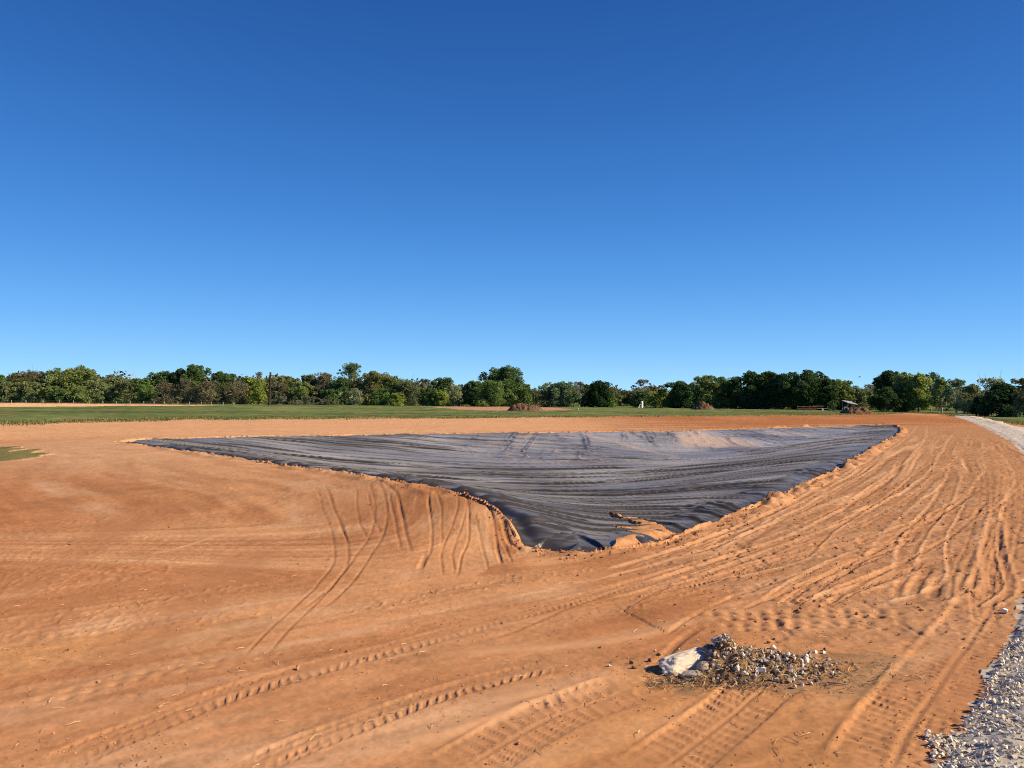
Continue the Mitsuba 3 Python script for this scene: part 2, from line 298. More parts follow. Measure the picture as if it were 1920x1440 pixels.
    ('oak_tree', 'broadest dark oak of the right treeline, above the rail pen', 'oak', np.float64(65.9), 172.0, 9.5, np.float64(8.76), 'dark2'),
    ('oak_tree', 'dark tree between the broadest dark oak and the shed roof', 'oak', np.float64(69.6), 170.0, 5.2, np.float64(7.19), 'dark2'),
    ('oak_tree', 'yellow-olive sloping tree standing above the shed roof', 'oak', np.float64(73.6), 172.0, 6.4, np.float64(6.8), 'olive'),
    ('oak_tree', 'brown-olive lower trees in the dip right of the shed', 'brush', np.float64(78.0), 172.0, 6.7, np.float64(5.05), 'brown'),
    ('pecan_tree', 'pinkish grey open crown in the dip right of the shed', 'sparse', np.float64(86.5), 185.0, 4.9, np.float64(6.32), 'grey'),
    ('oak_tree', 'tall dark oak at the left end of the rightmost tall group', 'oak', np.float64(78.4), 160.0, 6.2, np.float64(8.44), 'dark2'),
    ('oak_tree', 'dark low tree in front of the rightmost tall group, right of the earth mound', 'oak', np.float64(72.9), 150.0, 5.8, np.float64(4.71), 'dark2'),
    ('oak_tree', 'tall yellow-olive tree in the rightmost tall group', 'oak', np.float64(77.2), 152.0, 4.8, np.float64(7.83), 'olive'),
    ('oak_tree', 'yellow-green tree touched with autumn gold, right part of the tall group', 'oak', np.float64(79.3), 150.0, 4.8, np.float64(7.58), 'yellow'),
    ('pecan_tree', 'open-crowned tree with sky gaps above the white-trunked ones', 'sparse', np.float64(84.5), 155.0, 4.7, np.float64(8.11), 'dark'),
    ('oak_tree', 'olive tree with pale slender trunk above the far end of the gravel road', 'poplar', np.float64(81.6), 146.0, 5.5, np.float64(6.66), 'olive'),
    ('oak_tree', "grey-olive tree with pale trunk right of the gravel road's far end", 'poplar', np.float64(79.8), 138.0, 4.6, np.float64(6.24), 'sage'),
    ('oak_tree', 'brownish small tree in the notch before the black-green thicket', 'brush', np.float64(79.3), 132.0, 3.7, np.float64(5.08), 'brown'),
    ('pecan_tree', 'pale green airy crown rising behind the black-green thicket', 'sparse', np.float64(84.8), 135.0, 6.4, np.float64(6.49), 'pale'),
    ('oak_tree', 'broad almost black evergreen at the right, nearest to the gravel road', 'cedar', np.float64(71.0), 112.0, 6.1, np.float64(5.05), 'cedar'),
    ('cedar_tree', 'low black-green bush at the left foot of the broad black evergreen', 'cedar', np.float64(70.6), 116.0, 2.9, np.float64(3.2), 'cedar'),
    ('oak_tree', 'reddish brown tree cut off by the right edge of the photo', 'brush', np.float64(71.9), 108.0, 2.7, np.float64(5.57), 'rust'),
    ('cedar_tree', 'dark evergreen base at the right edge of the photo', 'cedar', np.float64(74.1), 108.0, 3.7, np.float64(3.95), 'cedar'),
    ('oak_tree', 'dark olive tree just beyond the left edge of the photo', 'oak', np.float64(-131.5), 186.0, 9.0, np.float64(6.37), 'dark'),
    ('shrub', 'brown thicket just beyond the left edge of the photo', 'brush', np.float64(-126.1), 182.0, 7.6, np.float64(4.53), 'brown'),
    ('oak_tree', 'dark tall tree just beyond the right edge of the photo', 'oak', np.float64(76.4), 106.0, 5.9, np.float64(6.89), 'dark2')]
POSTS = [
    (np.float64(-102.8), 158.0),
    (np.float64(-99.8), 158.0),
    (np.float64(-96.3), 158.0),
    (np.float64(-92.9), 158.0),
    (np.float64(-90.0), 158.0),
    (np.float64(-86.8), 158.0),
    (np.float64(-84.0), 158.0),
    (np.float64(-81.2), 158.0),
    (np.float64(-78.4), 158.0),
    (np.float64(-75.6), 158.0),
    (np.float64(-73.5), 158.0),
    (np.float64(-71.3), 158.0),
    (np.float64(-68.6), 158.0),
    (np.float64(-66.2), 158.0),
    (np.float64(-63.8), 158.0),
    (np.float64(-61.7), 158.0),
    (np.float64(-59.3), 158.0),
    (np.float64(-57.1), 158.0)]
MOUNDS = [
    (np.float64(2.2), np.float64(122.3), np.float64(6.1), np.float64(1.53)),
    (np.float64(39.4), np.float64(156.7), np.float64(5.0), np.float64(1.74)),
    (np.float64(56.9), np.float64(124.9), np.float64(5.7), np.float64(1.47))]
ROCKS = [
    (np.float64(1.4), np.float64(5.94), np.float64(0.379), np.float64(0.19)),
    (np.float64(1.36), np.float64(5.79), np.float64(0.185), np.float64(0.064)),
    (np.float64(1.48), np.float64(5.85), np.float64(0.114), np.float64(0.097)),
    (np.float64(1.68), np.float64(6.1), np.float64(0.047), np.float64(0.076)),
    (np.float64(1.79), np.float64(6.27), np.float64(0.13), np.float64(0.174)),
    (np.float64(1.68), np.float64(6.18), np.float64(0.103), np.float64(0.103)),
    (np.float64(2.2), np.float64(6.46), np.float64(0.049), np.float64(0.045)),
    (np.float64(2.09), np.float64(6.32), np.float64(0.066), np.float64(0.044)),
    (np.float64(2.02), np.float64(6.22), np.float64(0.065), np.float64(0.043)),
    (np.float64(2.14), np.float64(6.29), np.float64(0.078), np.float64(0.031)),
    (np.float64(2.26), np.float64(6.28), np.float64(0.057), np.float64(0.039)),
    (np.float64(2.38), np.float64(6.23), np.float64(0.043), np.float64(0.048)),
    (np.float64(2.33), np.float64(6.08), np.float64(0.072), np.float64(0.051)),
    (np.float64(2.51), np.float64(6.36), np.float64(0.035), np.float64(0.026)),
    (np.float64(2.58), np.float64(6.35), np.float64(0.035), np.float64(0.031)),
    (np.float64(1.7), np.float64(5.77), np.float64(0.036), np.float64(0.056)),
    (np.float64(1.74), np.float64(5.74), np.float64(0.036), np.float64(0.032)),
    (np.float64(1.77), np.float64(5.88), np.float64(0.037), np.float64(0.037)),
    (np.float64(1.9), np.float64(5.81), np.float64(0.073), np.float64(0.044)),
    (np.float64(1.85), np.float64(5.81), np.float64(0.032), np.float64(0.032)),
    (np.float64(2.08), np.float64(6.01), np.float64(0.029), np.float64(0.029)),
    (np.float64(2.2), np.float64(5.98), np.float64(0.037), np.float64(0.029)),
    (np.float64(2.25), np.float64(5.95), np.float64(0.029), np.float64(0.037)),
    (np.float64(1.89), np.float64(6.1), np.float64(0.03), np.float64(0.03)),
    (np.float64(2.02), np.float64(6.32), np.float64(0.048), np.float64(0.031)),
    (np.float64(1.96), np.float64(6.45), np.float64(0.04), np.float64(0.027)),
    (np.float64(2.01), np.float64(6.47), np.float64(0.036), np.float64(0.027)),
    (np.float64(1.91), np.float64(6.44), np.float64(0.04), np.float64(0.031)),
    (np.float64(2.18), np.float64(6.16), np.float64(0.034), np.float64(0.026)),
    (np.float64(1.72), np.float64(5.95), np.float64(0.029), np.float64(0.029)),
    (np.float64(1.54), np.float64(5.75), np.float64(0.024), np.float64(0.024)),
    (np.float64(2.44), np.float64(6.28), np.float64(0.03), np.float64(0.022))]

# ---------------------------------------------------------------- helpers
_tab = np.random.default_rng(5).random(1 << 16).astype(np.float32)


def n2(x, y, seed=0):
    """smooth value noise, -1..1"""
    x = np.asarray(x, np.float64) + seed * 17.31
    y = np.asarray(y, np.float64) - seed * 9.73
    ix, iy = np.floor(x).astype(np.int64), np.floor(y).astype(np.int64)
    tx, ty = x - ix, y - iy
    tx, ty = tx * tx * (3 - 2 * tx), ty * ty * (3 - 2 * ty)
    h = lambda a, b: _tab[((a * 7919) ^ (b * 104729) ^ (a * b * 31) + seed * 977) & 65535]
    v = (h(ix, iy) * (1 - tx) + h(ix + 1, iy) * tx) * (1 - ty) + (h(ix, iy + 1) * (1 - tx) + h(ix + 1, iy + 1) * tx) * ty
    return 2 * v - 1


def fb(x, y, o=3, seed=0):
    return sum(0.5 ** k * n2(x * 2 ** k, y * 2 ** k, seed + 3 * k) for k in range(o)) / (2 - 0.5 ** (o - 1)) * 1.3


def ss(a, b, x):
    t = np.clip((x - a) / (b - a), 0, 1)
    return t * t * (3 - 2 * t)


def inside(poly, x, y):
    p = np.array([q[:2] for q in poly])
    r = np.zeros(x.shape, bool)
    for (x0, y0), (x1, y1) in zip(p, np.roll(p, -1, 0)):
        c = (y0 > y) != (y1 > y)
        if y0 != y1:
            r ^= c & (x < (x1 - x0) * (y - y0) / (y1 - y0) + x0)
    return r


def edge_dist(poly, x, y, closed=True):
    """(distance to the outline, height on it, arc length along it)"""
    p = np.array(poly, float)
    q = np.roll(p, -1, 0) if closed else p[1:]
    best, z, s, at = np.full(x.shape, 1e9), np.zeros(x.shape), np.zeros(x.shape), 0.0
    for a, b in zip(p, q):
        e = b[:2] - a[:2]
        L = float(np.hypot(*e)) + 1e-9
        t = np.clip(((x - a[0]) * e[0] + (y - a[1]) * e[1]) / L ** 2, 0, 1)
        d = np.hypot(x - a[0] - t * e[0], y - a[1] - t * e[1])
        m = d < best
        best = np.where(m, d, best)
        s = np.where(m, at + t * L, s)
        if len(a) > 2:
            z = np.where(m, a[2] + t * (b[2] - a[2]), z)
        at += L
    return best, z, s


def smooth_poly(pts, n=8, closed=True):
    """Catmull-Rom through the points"""
    p = np.array(pts, float)
    out = []
    N = len(p)
    for i in range(N if closed else N - 1):
        g = lambda k: p[k % N] if closed else p[min(max(k, 0), N - 1)]
        a, b, c, d = g(i - 1), g(i), g(i + 1), g(i + 2)
        for t in np.arange(n) / n:
            out.append(0.5 * (2 * b + (c - a) * t + (2 * a - 5 * b + 4 * c - d) * t ** 2 + (3 * b - a - 3 * c + d) * t ** 3))
    if not closed:
        out.append(p[-1])
    return np.array(out)


RIMS = smooth_poly(RIM, 2)
ROAD = ROADL + ROADR
PUDDLE_C, PUDDLE_Z = (9.0, 41.8), -1.11


def rim_field(x, y):
    """signed distance to the pond rim (positive inside), rim height and arc length there"""
    d, _, s = edge_dist(RIMS, x, y)
    p = smooth_poly(RIM, 4)
    num, den = np.zeros(x.shape), np.zeros(x.shape)
    for a, b, c in p:                                            # rim height, blended smoothly between the banks
        wt = ((x - a) ** 2 + (y - b) ** 2 + 0.04) ** -1.6
        num += wt * c
        den += wt
    return np.where(inside(RIMS, x, y), d, -d), num / den, s


def soft_depth(x, y):
    """distance from the banks, rounded where two banks meet so that the basin has no creases"""
    q = 0
    for a, b in ((0, 12), (11, 21), (20, len(RIM))):
        e, _, _ = edge_dist([p[:2] for p in (RIM[a:b] + RIM[:1] if b == len(RIM) else RIM[a:b])], x, y, closed=False)
        q = q + np.maximum(e, 1e-3) ** -2.0
    return q ** -0.5


def pond_floor(x, y, d, zr):
    fl = -1.00 - 0.22 * np.exp(-(((x - PUDDLE_C[0]) / 4.0) ** 2 + ((y - PUDDLE_C[1]) / 3.4) ** 2)) + 0.05 * n2(x / 5, y / 5, 4)
    t = ss(0, 1, np.clip(np.where(d > 0, soft_depth(x, y), 0) / 8.5, 0, 1) ** 0.95)
    lip = 0.07 * np.exp(-((d - 0.24) / 0.16) ** 2) * ss(0.08, 0.3, zr) + 0.07 * np.exp(-((d - 0.2) / 0.15) ** 2)
    return zr * (1 - t) + fl * t - lip


def land(x, y, d, zr):
    """bare land outside the pond: the bank along its left side sinks towards the left; the far field is level"""
    w = 2.3 + 2.6 * ss(-1.5, -11, x)
    z = zr * np.exp(-(np.maximum(-d, 0) / w) ** 2)
    z = z + 0.05 * n2(x / 4.5, y / 4.5, 1) * ss(3, 9, np.hypot(x, y)) * ss(0, 3, -d)
    return z


def P(col, **k):
    return {'type': 'principled', 'base_color': {'type': 'rgb', 'value': list(col)}, 'roughness': 0.8, 'specular': 0.2, **k}


VC = {'type': 'mesh_attribute', 'name': 'vertex_color'}
scene['soil'] = {'type': 'twosided', 'bsdf': {'type': 'diffuse', 'reflectance': VC}}
scene['leaf'] = {'type': 'principledthin', 'base_color': VC, 'roughness': 0.75, 'diff_trans': 0.8, 'spec_trans': 0.0}
scene['straw_stem'] = {'type': 'twosided', 'bsdf': {'type': 'diffuse', 'reflectance': VC}}
scene['liner_sheet'] = {'type': 'twosided', 'bsdf': {'type': 'principled', 'base_color': VC, 'roughness': 0.42, 'specular': 0.55}}
scene['stone'] = {'type': 'twosided', 'bsdf': {'type': 'diffuse', 'reflectance': VC}}
scene['muddy_water'] = P((0.13, 0.125, 0.125), roughness=0.10, specular=0.5)
scene['dark_wood'] = P((0.035, 0.028, 0.024))
scene['weathered_wood'] = P((0.30, 0.25, 0.21))
scene['red_wood'] = P((0.20, 0.11, 0.08))
scene['white_paint'] = P((0.78, 0.77, 0.74), roughness=0.5)
scene['galvanised'] = P((0.40, 0.42, 0.45), roughness=0.45, metallic=0.4)
scene['pale_steel'] = P((0.40, 0.42, 0.46), roughness=0.5)
scene['black_feather'] = P((0.02, 0.02, 0.025))
scene['dark_inside'] = P((0.04, 0.037, 0.035))


def tint(col, k):
    return np.clip(np.asarray(col)[None] * np.asarray(k)[:, None], 0.004, 0.9)


def grid_faces(nr, nc, wrap):
    i, j = np.meshgrid(np.arange(nr - 1), np.arange(nc if wrap else nc - 1), indexing='ij')
    j2 = (j + 1) % nc
    a, b, c, e = i * nc + j, i * nc + j2, (i + 1) * nc + j2, (i + 1) * nc + j
    return np.stack([a, b, c], -1).reshape(-1, 3), np.stack([a, c, e], -1).reshape(-1, 3)


def pick(v, f, col):
    u, inv = np.unique(f, return_inverse=True)
    return v[u], inv.reshape(-1, 3), col[u]


def tube(pts, rad, sides=5, cap=True):
    p = np.asarray(pts, float)
    rad = np.broadcast_to(rad, (len(p),))
    t = np.gradient(p, axis=0)
    t /= np.linalg.norm(t, axis=1, keepdims=True) + 1e-12
    a = np.cross(t, np.where(np.abs(t[:, 2:]) < 0.9, [0, 0, 1.0], [1.0, 0, 0]))
    a /= np.linalg.norm(a, axis=1, keepdims=True) + 1e-12
    b = np.cross(t, a)
    an = np.arange(sides) * 2 * np.pi / sides
    v = (p[:, None] + rad[:, None, None] * (np.cos(an)[None, :, None] * a[:, None] + np.sin(an)[None, :, None] * b[:, None])).reshape(-1, 3)
    f1, f2 = grid_faces(len(p), sides, True)
    f = np.vstack([f1, f2])
    if cap:
        n = len(v)
        v = np.vstack([v, p[:1], p[-1:]])
        k = np.arange(sides)
        f = np.vstack([f, np.stack([k * 0 + n, (k + 1) % sides, k], 1), np.stack([k * 0 + n + 1, n - sides + k, n - sides + (k + 1) % sides], 1)])
    return v, f


def join(parts):
    vs, fs, at = [], [], 0
    for v, f in parts:
        vs.append(v)
        fs.append(np.asarray(f) + at)
        at += len(v)
    return np.vstack(vs), np.vstack(fs)


def box(cx, cy, cz, sx, sy, sz, rot=0.0, bevel=0.0):
    m = trimesh.creation.box([sx, sy, sz])
    v = np.array(m.vertices)
    c, s = math.cos(rot), math.sin(rot)
    v = np.stack([v[:, 0] * c - v[:, 1] * s + cx, v[:, 0] * s + v[:, 1] * c + cy, v[:, 2] + cz], 1)
    return v, np.array(m.faces)


def numbered(name):
    k, i = name, 0
    while k in labels or k in scene or any(s.startswith(k + '__') for s in (name,)):
        i += 1
        k = f'{name}_{i:03d}'
    return k


def part(key, mesh, bsdf, color=None, smooth=False):
    k, i = key, 0
    while k in scene:
        i += 1
        k = f'{key}_{i:03d}'
    scene[k] = ply(mesh, bsdf, smooth=smooth, color=color)
    return k


def thing(name, label, category, group=None):
    k = numbered(name)
    labels[k] = {'label': label, 'category': category}
    if group:
        labels[k]['group'] = group
    return k


# ---------------------------------------------------------------- terrain: one fine sheet, split by what covers it
fine = np.radians(np.arange(-37.0, 37.001, 0.085))
side = np.radians(np.concatenate([np.arange(37.6, 60, 0.9), np.arange(60, 180, 5.0)]))
ang = np.concatenate([-side[::-1], fine, side])
rr = [2.2]
while rr[-1] < 3000:
    r = rr[-1]
    rr.append(r * (1.0045 if r < 75 else 1.011 if r < 320 else 1.15))
rr = np.array(rr)
A, R = np.meshgrid(ang, rr)
X, Y = (R * np.sin(A)).ravel(), (R * np.cos(A)).ravel()
RAD = R.ravel()
NR, NC = R.shape
D, ZR, S = np.full(X.shape, -99.0), np.zeros(X.shape), np.zeros(X.shape)
near = (X > -27) & (X < 42) & (Y > 4) & (Y < 76)
D[near], ZR[near], S[near] = rim_field(X[near], Y[near])
Z = land(X, Y, D, ZR)

rough = ss(0, 1.2, X - 0.11 * Y + 0.25 * n2(X, Y, 8) - 0.2) * ss(8.0, 9.5, Y - 0.1 * X + 0.4 * n2(X * 2, Y * 2, 9)) * ss(75, 60, Y)
inslab = inside([(1.11, 7.53), (1.8, 8.59), (2.4, 8.26), (1.39, 6.87)], X + 0.02 * n2(X * 4, Y * 4, 3), Y)
rough = np.maximum(rough, 0.8 * ss(1.9, 2.6, X + 0.2 * n2(X * 3, Y * 3, 7)) * ss(6.2, 6.9, Y) * ss(9.5, 8.5, Y))
rough[inslab] = 0.0
nz = RAD < 70
x, y = X[nz], Y[nz]
# blade streaks run along the haul direction, lower left to upper right
ca, sa = math.cos(0.62), math.sin(0.62)
u, w = x * ca + y * sa, -x * sa + y * ca
g = np.zeros(X.shape)
g[nz] = 0.004 * n2(u / 2.2, w / 0.28, 2) + 0.003 * fb(x * 12, y * 12, 2, 5) * (0.35 + ss(-0.2, 0.7, n2(x * 0.9, y * 0.9, 33))) + 0.006 * fb(x * 0.9, y * 0.9, 2, 6)
cl = n2(x * 9, y * 9, 11) + 0.6 * n2(x * 19, y * 19, 12)
pits = np.clip(n2(x * 9.5, y * 9.5, 14) - 0.45, 0, 1)
g[nz] += rough[nz] * (0.014 * np.clip(cl - 0.15, 0, 2) - 0.055 * pits + 0.006 * fb(x * 3, y * 3, 2, 13))
# loose crumbs in the smooth part, only in drifts
drift = ss(0.25, 0.6, fb(u / 3.0, w / 0.7, 2, 15))
g[nz] += drift * (1 - rough[nz]) * 0.014 * np.clip(n2(x * 22, y * 22, 16) - 0.15, 0, 1)
Z = Z + g
Z[inslab] += 0.008

# soil colours: mixed earths, drier or wetter, redder or tanner
TAN_C, RED_C, BROWN_C, PALE_C, DARK_C = (np.array(c) for c in ([0.395, 0.222, 0.122], [0.300, 0.142, 0.072], [0.300, 0.178, 0.108], [0.480, 0.340, 0.235], [0.16, 0.085, 0.045]))
COL = np.repeat(TAN_C[None], len(X), 0)


def blend(c, k):
    global COL
    k = np.clip(k, 0, 1)[:, None]
    COL = COL * (1 - k) + np.asarray(c)[None] * k


u_, w_ = X * ca + Y * sa, -X * sa + Y * ca
lw = ss(0.5, -2.5, X) * ss(8.5, 12, Y) * (Y < 75)                    # left of the pond the machines drove round the bank
us, ws = u_ * (1 - lw) + S * 0.9 * lw, w_ * (1 - lw) + (D * 0.55 + 0.5 * n2(S / 5, S * 0, 25)) * lw
big = np.zeros(X.shape)
big[nz] = fb(us[nz] / 6, ws[nz] / 1.8, 3, 21)
med = np.zeros(X.shape)
med[nz] = fb(us[nz] / 2.4, ws[nz] / 0.35, 3, 22)
blend(RED_C, ss(-0.45, 0.5, big) * 0.66 * ss(34, 20, Y) * (1 - rough))
blend((0.340, 0.168, 0.092), 0.32 * ss(-3.5, -6.5, D + 1.2 * big) * ss(0, -3, X) * ss(9, 11, Y) * ss(34, 24, Y))
blend(RED_C, 0.65 * ss(0.0, 0.6, med) * ss(40, 25, Y))
blend(PALE_C, 0.45 * ss(0.1, 0.7, -med))
blend((0.40, 0.222, 0.105), 0.6 * ss(0.1, 0.5, n2(u_ / 5, w_ / 1.1, 24)) * ss(10, 7, Y) * (1 - rough))
blend(BROWN_C, 0.8 * rough * (0.8 + 0.2 * big))
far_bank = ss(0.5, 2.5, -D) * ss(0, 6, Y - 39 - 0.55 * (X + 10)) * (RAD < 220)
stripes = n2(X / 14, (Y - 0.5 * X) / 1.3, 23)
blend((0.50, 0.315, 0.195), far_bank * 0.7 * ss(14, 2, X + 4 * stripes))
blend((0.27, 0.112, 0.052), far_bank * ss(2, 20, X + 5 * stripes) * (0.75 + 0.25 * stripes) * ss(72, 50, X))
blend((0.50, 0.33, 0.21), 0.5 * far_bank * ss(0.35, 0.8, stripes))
left_bank = ss(-1.0, -7, X) * ss(14, 24, Y) * (Y < 60)
blend((0.47, 0.31, 0.20), 0.75 * left_bank * ss(-6.5, -3.5, D + 1.2 * big) * (0.8 + 0.2 * med))
blend((0.36, 0.165, 0.085), 0.5 * ss(0.5, 0.9, n2(x=X / 2.2, y=Y / 3.5, seed=31)) * ss(-1, -4, X) * ss(36, 12, Y))
fresh = ss(0.8, 0.1, -D) * (D < 0.6) * (Y < 60)
blend((0.42, 0.225, 0.115), 0.7 * fresh * ss(-0.3, 0.6, n2(S * 0.9, D * 2, 41)))
face = np.exp(-(((X + 1.3) / 1.5) ** 2 + ((Y - 12.0) / 1.5) ** 2)) * (D < 0)
blend((0.300, 0.142, 0.068), 0.62 * np.minimum(1, 1.5 * face) * ss(-0.5, 0.4, n2(X * 1.3, Y * 1.3, 42) + 0.4 * n2(X * 4, Y * 4, 43)))
blend((0.45, 0.30, 0.18), 0.7 * np.exp(-(((X + 0.55) / 0.7) ** 2 + ((Y - 11.3) / 0.45) ** 2)) * ss(-0.2, 0.5, n2(X * 3, Y * 3, 44)) * (D < 0))
smear = inside([(2.02, 6.25), (2.35, 6.45), (3.0, 6.35), (3.4, 6.3), (3.2, 5.9), (2.55, 5.45), (2.1, 5.5), (1.2, 5.55), (1.05, 5.75)], X + 0.08 * n2(X * 5, Y * 5, 51), Y + 0.10 * n2(X * 6, Y * 6, 52))
blend((0.20, 0.145, 0.095), smear * (0.45 + 0.35 * n2(X * 9, Y * 9, 53)))
blend((0.30, 0.150, 0.075), 0.5 * inslab)
bright = 1 + 0.12 * n2(us / 1.4, ws / 0.09, 66) * ss(40, 15, RAD) + 0.09 * n2(X * 2.5, Y * 2.5, 61) + 0.07 * n2(X * 13, Y * 13, 62) * (RAD < 25) + (0.11 * n2(X * 27, Y * 27, 63) + 0.13 * n2(X * 61, Y * 61, 64)) * ss(75, 40, RAD)
bright -= 0.22 * rough * np.clip(n2(X * 11, Y * 11, 65) - 0.3, 0, 1) * ss(70, 30, RAD)          # darker specks in the worked soil
COL *= bright[:, None]

# wheel tracks, ruts and grader windrows
fade_n = n2(X * 0.8, Y * 0.8, 71)
bank = ss(0.5, 2.0, X - 0.12 * Y) * ss(-9.0, -5.5, D) * ss(-0.25, -0.6, D) * ss(70, 45, RAD) * (Y > 8)
Dw = D + 0.10 * n2(S / 5, S * 0, 141) + 0.012 * n2(S / 0.5, D, 142)
for cell, wd, ht, sd in ((0.80, 0.07, 0.022, 143), (0.46, 0.09, 0.015, 144), (0.30, 0.11, 0.010, 145)):
    nn = n2(S / 16, Dw / cell, sd)
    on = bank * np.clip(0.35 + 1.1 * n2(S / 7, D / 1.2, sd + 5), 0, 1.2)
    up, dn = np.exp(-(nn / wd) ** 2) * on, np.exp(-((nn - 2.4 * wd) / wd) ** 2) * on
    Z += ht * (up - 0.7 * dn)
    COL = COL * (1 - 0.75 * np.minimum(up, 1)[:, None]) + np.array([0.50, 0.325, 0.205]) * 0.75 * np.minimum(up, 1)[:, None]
    COL = COL * (1 - 0.45 * np.minimum(dn, 1)[:, None]) + np.array([0.20, 0.105, 0.058]) * 0.45 * np.minimum(dn, 1)[:, None]  # light on the ridges and shade in the grooves are painted into the colour
for style, hw, dep, pts in TRACKS:
    hw = hw * {'lug': 0.72, 'tread': 0.85, 'holes': 0.85, 'ridge': 0.62, 'pair': 0.85, 'rut': 0.75}.get(style, 1.0)
    dep = dep * {'lug': 0.34, 'tread': 0.34, 'holes': 0.45, 'ridge': 0.32, 'rut': 0.24, 'pair': 0.26, 'soft': 0.6}[style]
    c = smooth_poly(pts, 10, closed=False)[:, :2]
    L = np.concatenate([[0], np.cumsum(np.hypot(*np.diff(c, axis=0).T))])
    sp = np.arange(0, L[-1], 0.04 if L[-1] < 20 else 0.08)
    c = np.stack([np.interp(sp, L, c[:, 0]), np.interp(sp, L, c[:, 1])], 1)
    wob = 0.02 * np.stack([n2(sp * 0.9, 0 * sp, 3), n2(sp * 0.9, 0 * sp + 7, 4)], 1) + (0.05 if style == 'ridge' else 0.0) * np.stack([n2(sp * 0.35, 0 * sp, 5), n2(sp * 0.5, 0 * sp + 7, 6)], 1)
    c = c + wob
    tg = np.gradient(c, axis=0)
    tg /= np.linalg.norm(tg, axis=1, keepdims=True)
    reach = hw * 2.4
    lo, hi = c.min(0) - reach, c.max(0) + reach
    idx = np.nonzero((X > lo[0]) & (X < hi[0]) & (Y > lo[1]) & (Y < hi[1]) & (D < 0.35) & (RAD < 75))[0]
    if not len(idx):
        continue
    dist, k = cKDTree(c).query(np.stack([X[idx], Y[idx]], 1), distance_upper_bound=reach)
    ok = np.isfinite(dist)
    idx, k = idx[ok], k[ok]
    e = np.stack([X[idx], Y[idx]], 1) - c[k]
    s = sp[k] + (e * tg[k]).sum(1)
    t = (e[:, 0] * tg[k][:, 1] - e[:, 1] * tg[k][:, 0]) / hw          # + is the right-hand side
    a = np.abs(t)
    ends = ss(0, 0.35, s) * ss(0, 0.35, sp[-1] - s)
    k1 = ends * np.clip(0.90 + 0.35 * fade_n[idx], 0.6, 1.2)
    jag = n2(s * 6, t * 1.5, 72)
    if style == 'ridge':
        h = dep * np.exp(-(t / 0.55) ** 2) * (0.75 + 0.35 * jag) - 0.25 * dep * np.exp(-((t - 1.1) / 0.5) ** 2)
    elif style == 'rut':
        h = -dep * np.exp(-(t / 0.7) ** 4) + 0.22 * dep * np.exp(-((a - 1.35) / 0.35) ** 2) * (0.8 + 0.5 * jag)
    elif style == 'pair':
        h = -dep * np.exp(-((a - 0.85) / 0.16) ** 2) * (0.8 + 0.3 * jag) + 0.08 * dep * np.exp(-((a - 1.2) / 0.2) ** 2)
        h = h + 0.25 * dep * np.sin(s * 2 * np.pi / 0.12) * (a < 0.8)
    elif style == 'soft':
        h = dep * (0.5 * n2(s * 5, t * 2, 73) - 0.5) * np.exp(-a ** 2)
    elif style == 'holes':
        ph = s / 0.17
        row = np.where(t > 0, 0.0, 0.5)
        q = np.abs(((ph + row + 0.25 * n2(s * 3, row, 75)) % 1) - 0.5) * 2
        h = -dep * np.exp(-((a - 0.5) / 0.30) ** 2) * np.exp(-(q / 0.50) ** 2) * (0.9 + 0.5 * jag) + 0.35 * dep * np.exp(-((a - 1.0) / 0.3) ** 2) * (0.6 + 0.6 * jag)
    elif style == 'lug':
        q = ((s / 0.085 + 0.9 * a + 0.5 * (t > 0) + 0.22 * jag + 0.2 * n2(s * 1.7, t, 76)) % 1)
        bar = ss(0.30, 0.48, np.abs(q - 0.5) * 2) * np.clip(0.7 + 0.8 * n2(s * 3.1, t * 3, 77), 0.1, 1.3)
        inn = ss(1.08, 0.9, a)
        h = -dep * inn * (0.35 + 0.65 * bar * ss(0.05, 0.35, a)) + 0.40 * dep * np.exp(-((t + 1.15) / 0.2) ** 2) * (0.7 + 0.6 * jag) + 0.2 * dep * np.exp(-((t - 1.15) / 0.2) ** 2) * (0.6 + 0.6 * jag)
    else:                                                            # tread: two bands of lugs with a furrow between them
        q = ((s / 0.105 + 0.35 * t + 0.25 * jag + 0.12 * n2(s * 2, t, 74)) % 1)
        bar = ss(0.25, 0.5, np.abs(q - 0.5) * 2) * np.clip(0.75 + 0.7 * n2(s * 3.3, t * 3, 78), 0.1, 1.3)
        inn = ss(1.05, 0.92, a)
        h = -dep * inn * (0.25 + 0.6 * bar * ss(0.08, 0.25, np.abs(t - 0.05))) - 0.5 * dep * np.exp(-((t - 0.05) / 0.10) ** 2) * inn
        h = h + 0.45 * dep * np.exp(-((t + 1.10) / 0.08) ** 2) * (0.7 + 0.8 * jag) + 0.3 * dep * np.exp(-((t - 1.12) / 0.16) ** 2) * (0.6 + 0.6 * jag)
    Z[idx] += h * k1
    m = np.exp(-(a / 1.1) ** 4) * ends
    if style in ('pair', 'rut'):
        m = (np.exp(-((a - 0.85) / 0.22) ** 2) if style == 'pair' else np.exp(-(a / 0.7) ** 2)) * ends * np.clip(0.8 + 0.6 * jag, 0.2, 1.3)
    cc = {'soft': (0.32, 0.165, 0.09), 'ridge': (0.43, 0.265, 0.16), 'holes': (0.40, 0.235, 0.13), 'lug': (0.37, 0.205, 0.115), 'pair': (0.25, 0.125, 0.066), 'rut': (0.255, 0.132, 0.07)}.get(style, (0.35, 0.195, 0.11))  # rut and pair grooves darkened, ridges paled: shade and light put into the colour
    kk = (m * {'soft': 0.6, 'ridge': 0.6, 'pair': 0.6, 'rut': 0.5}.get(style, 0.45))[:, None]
    COL[idx] = COL[idx] * (1 - kk) + np.array(cc) * kk

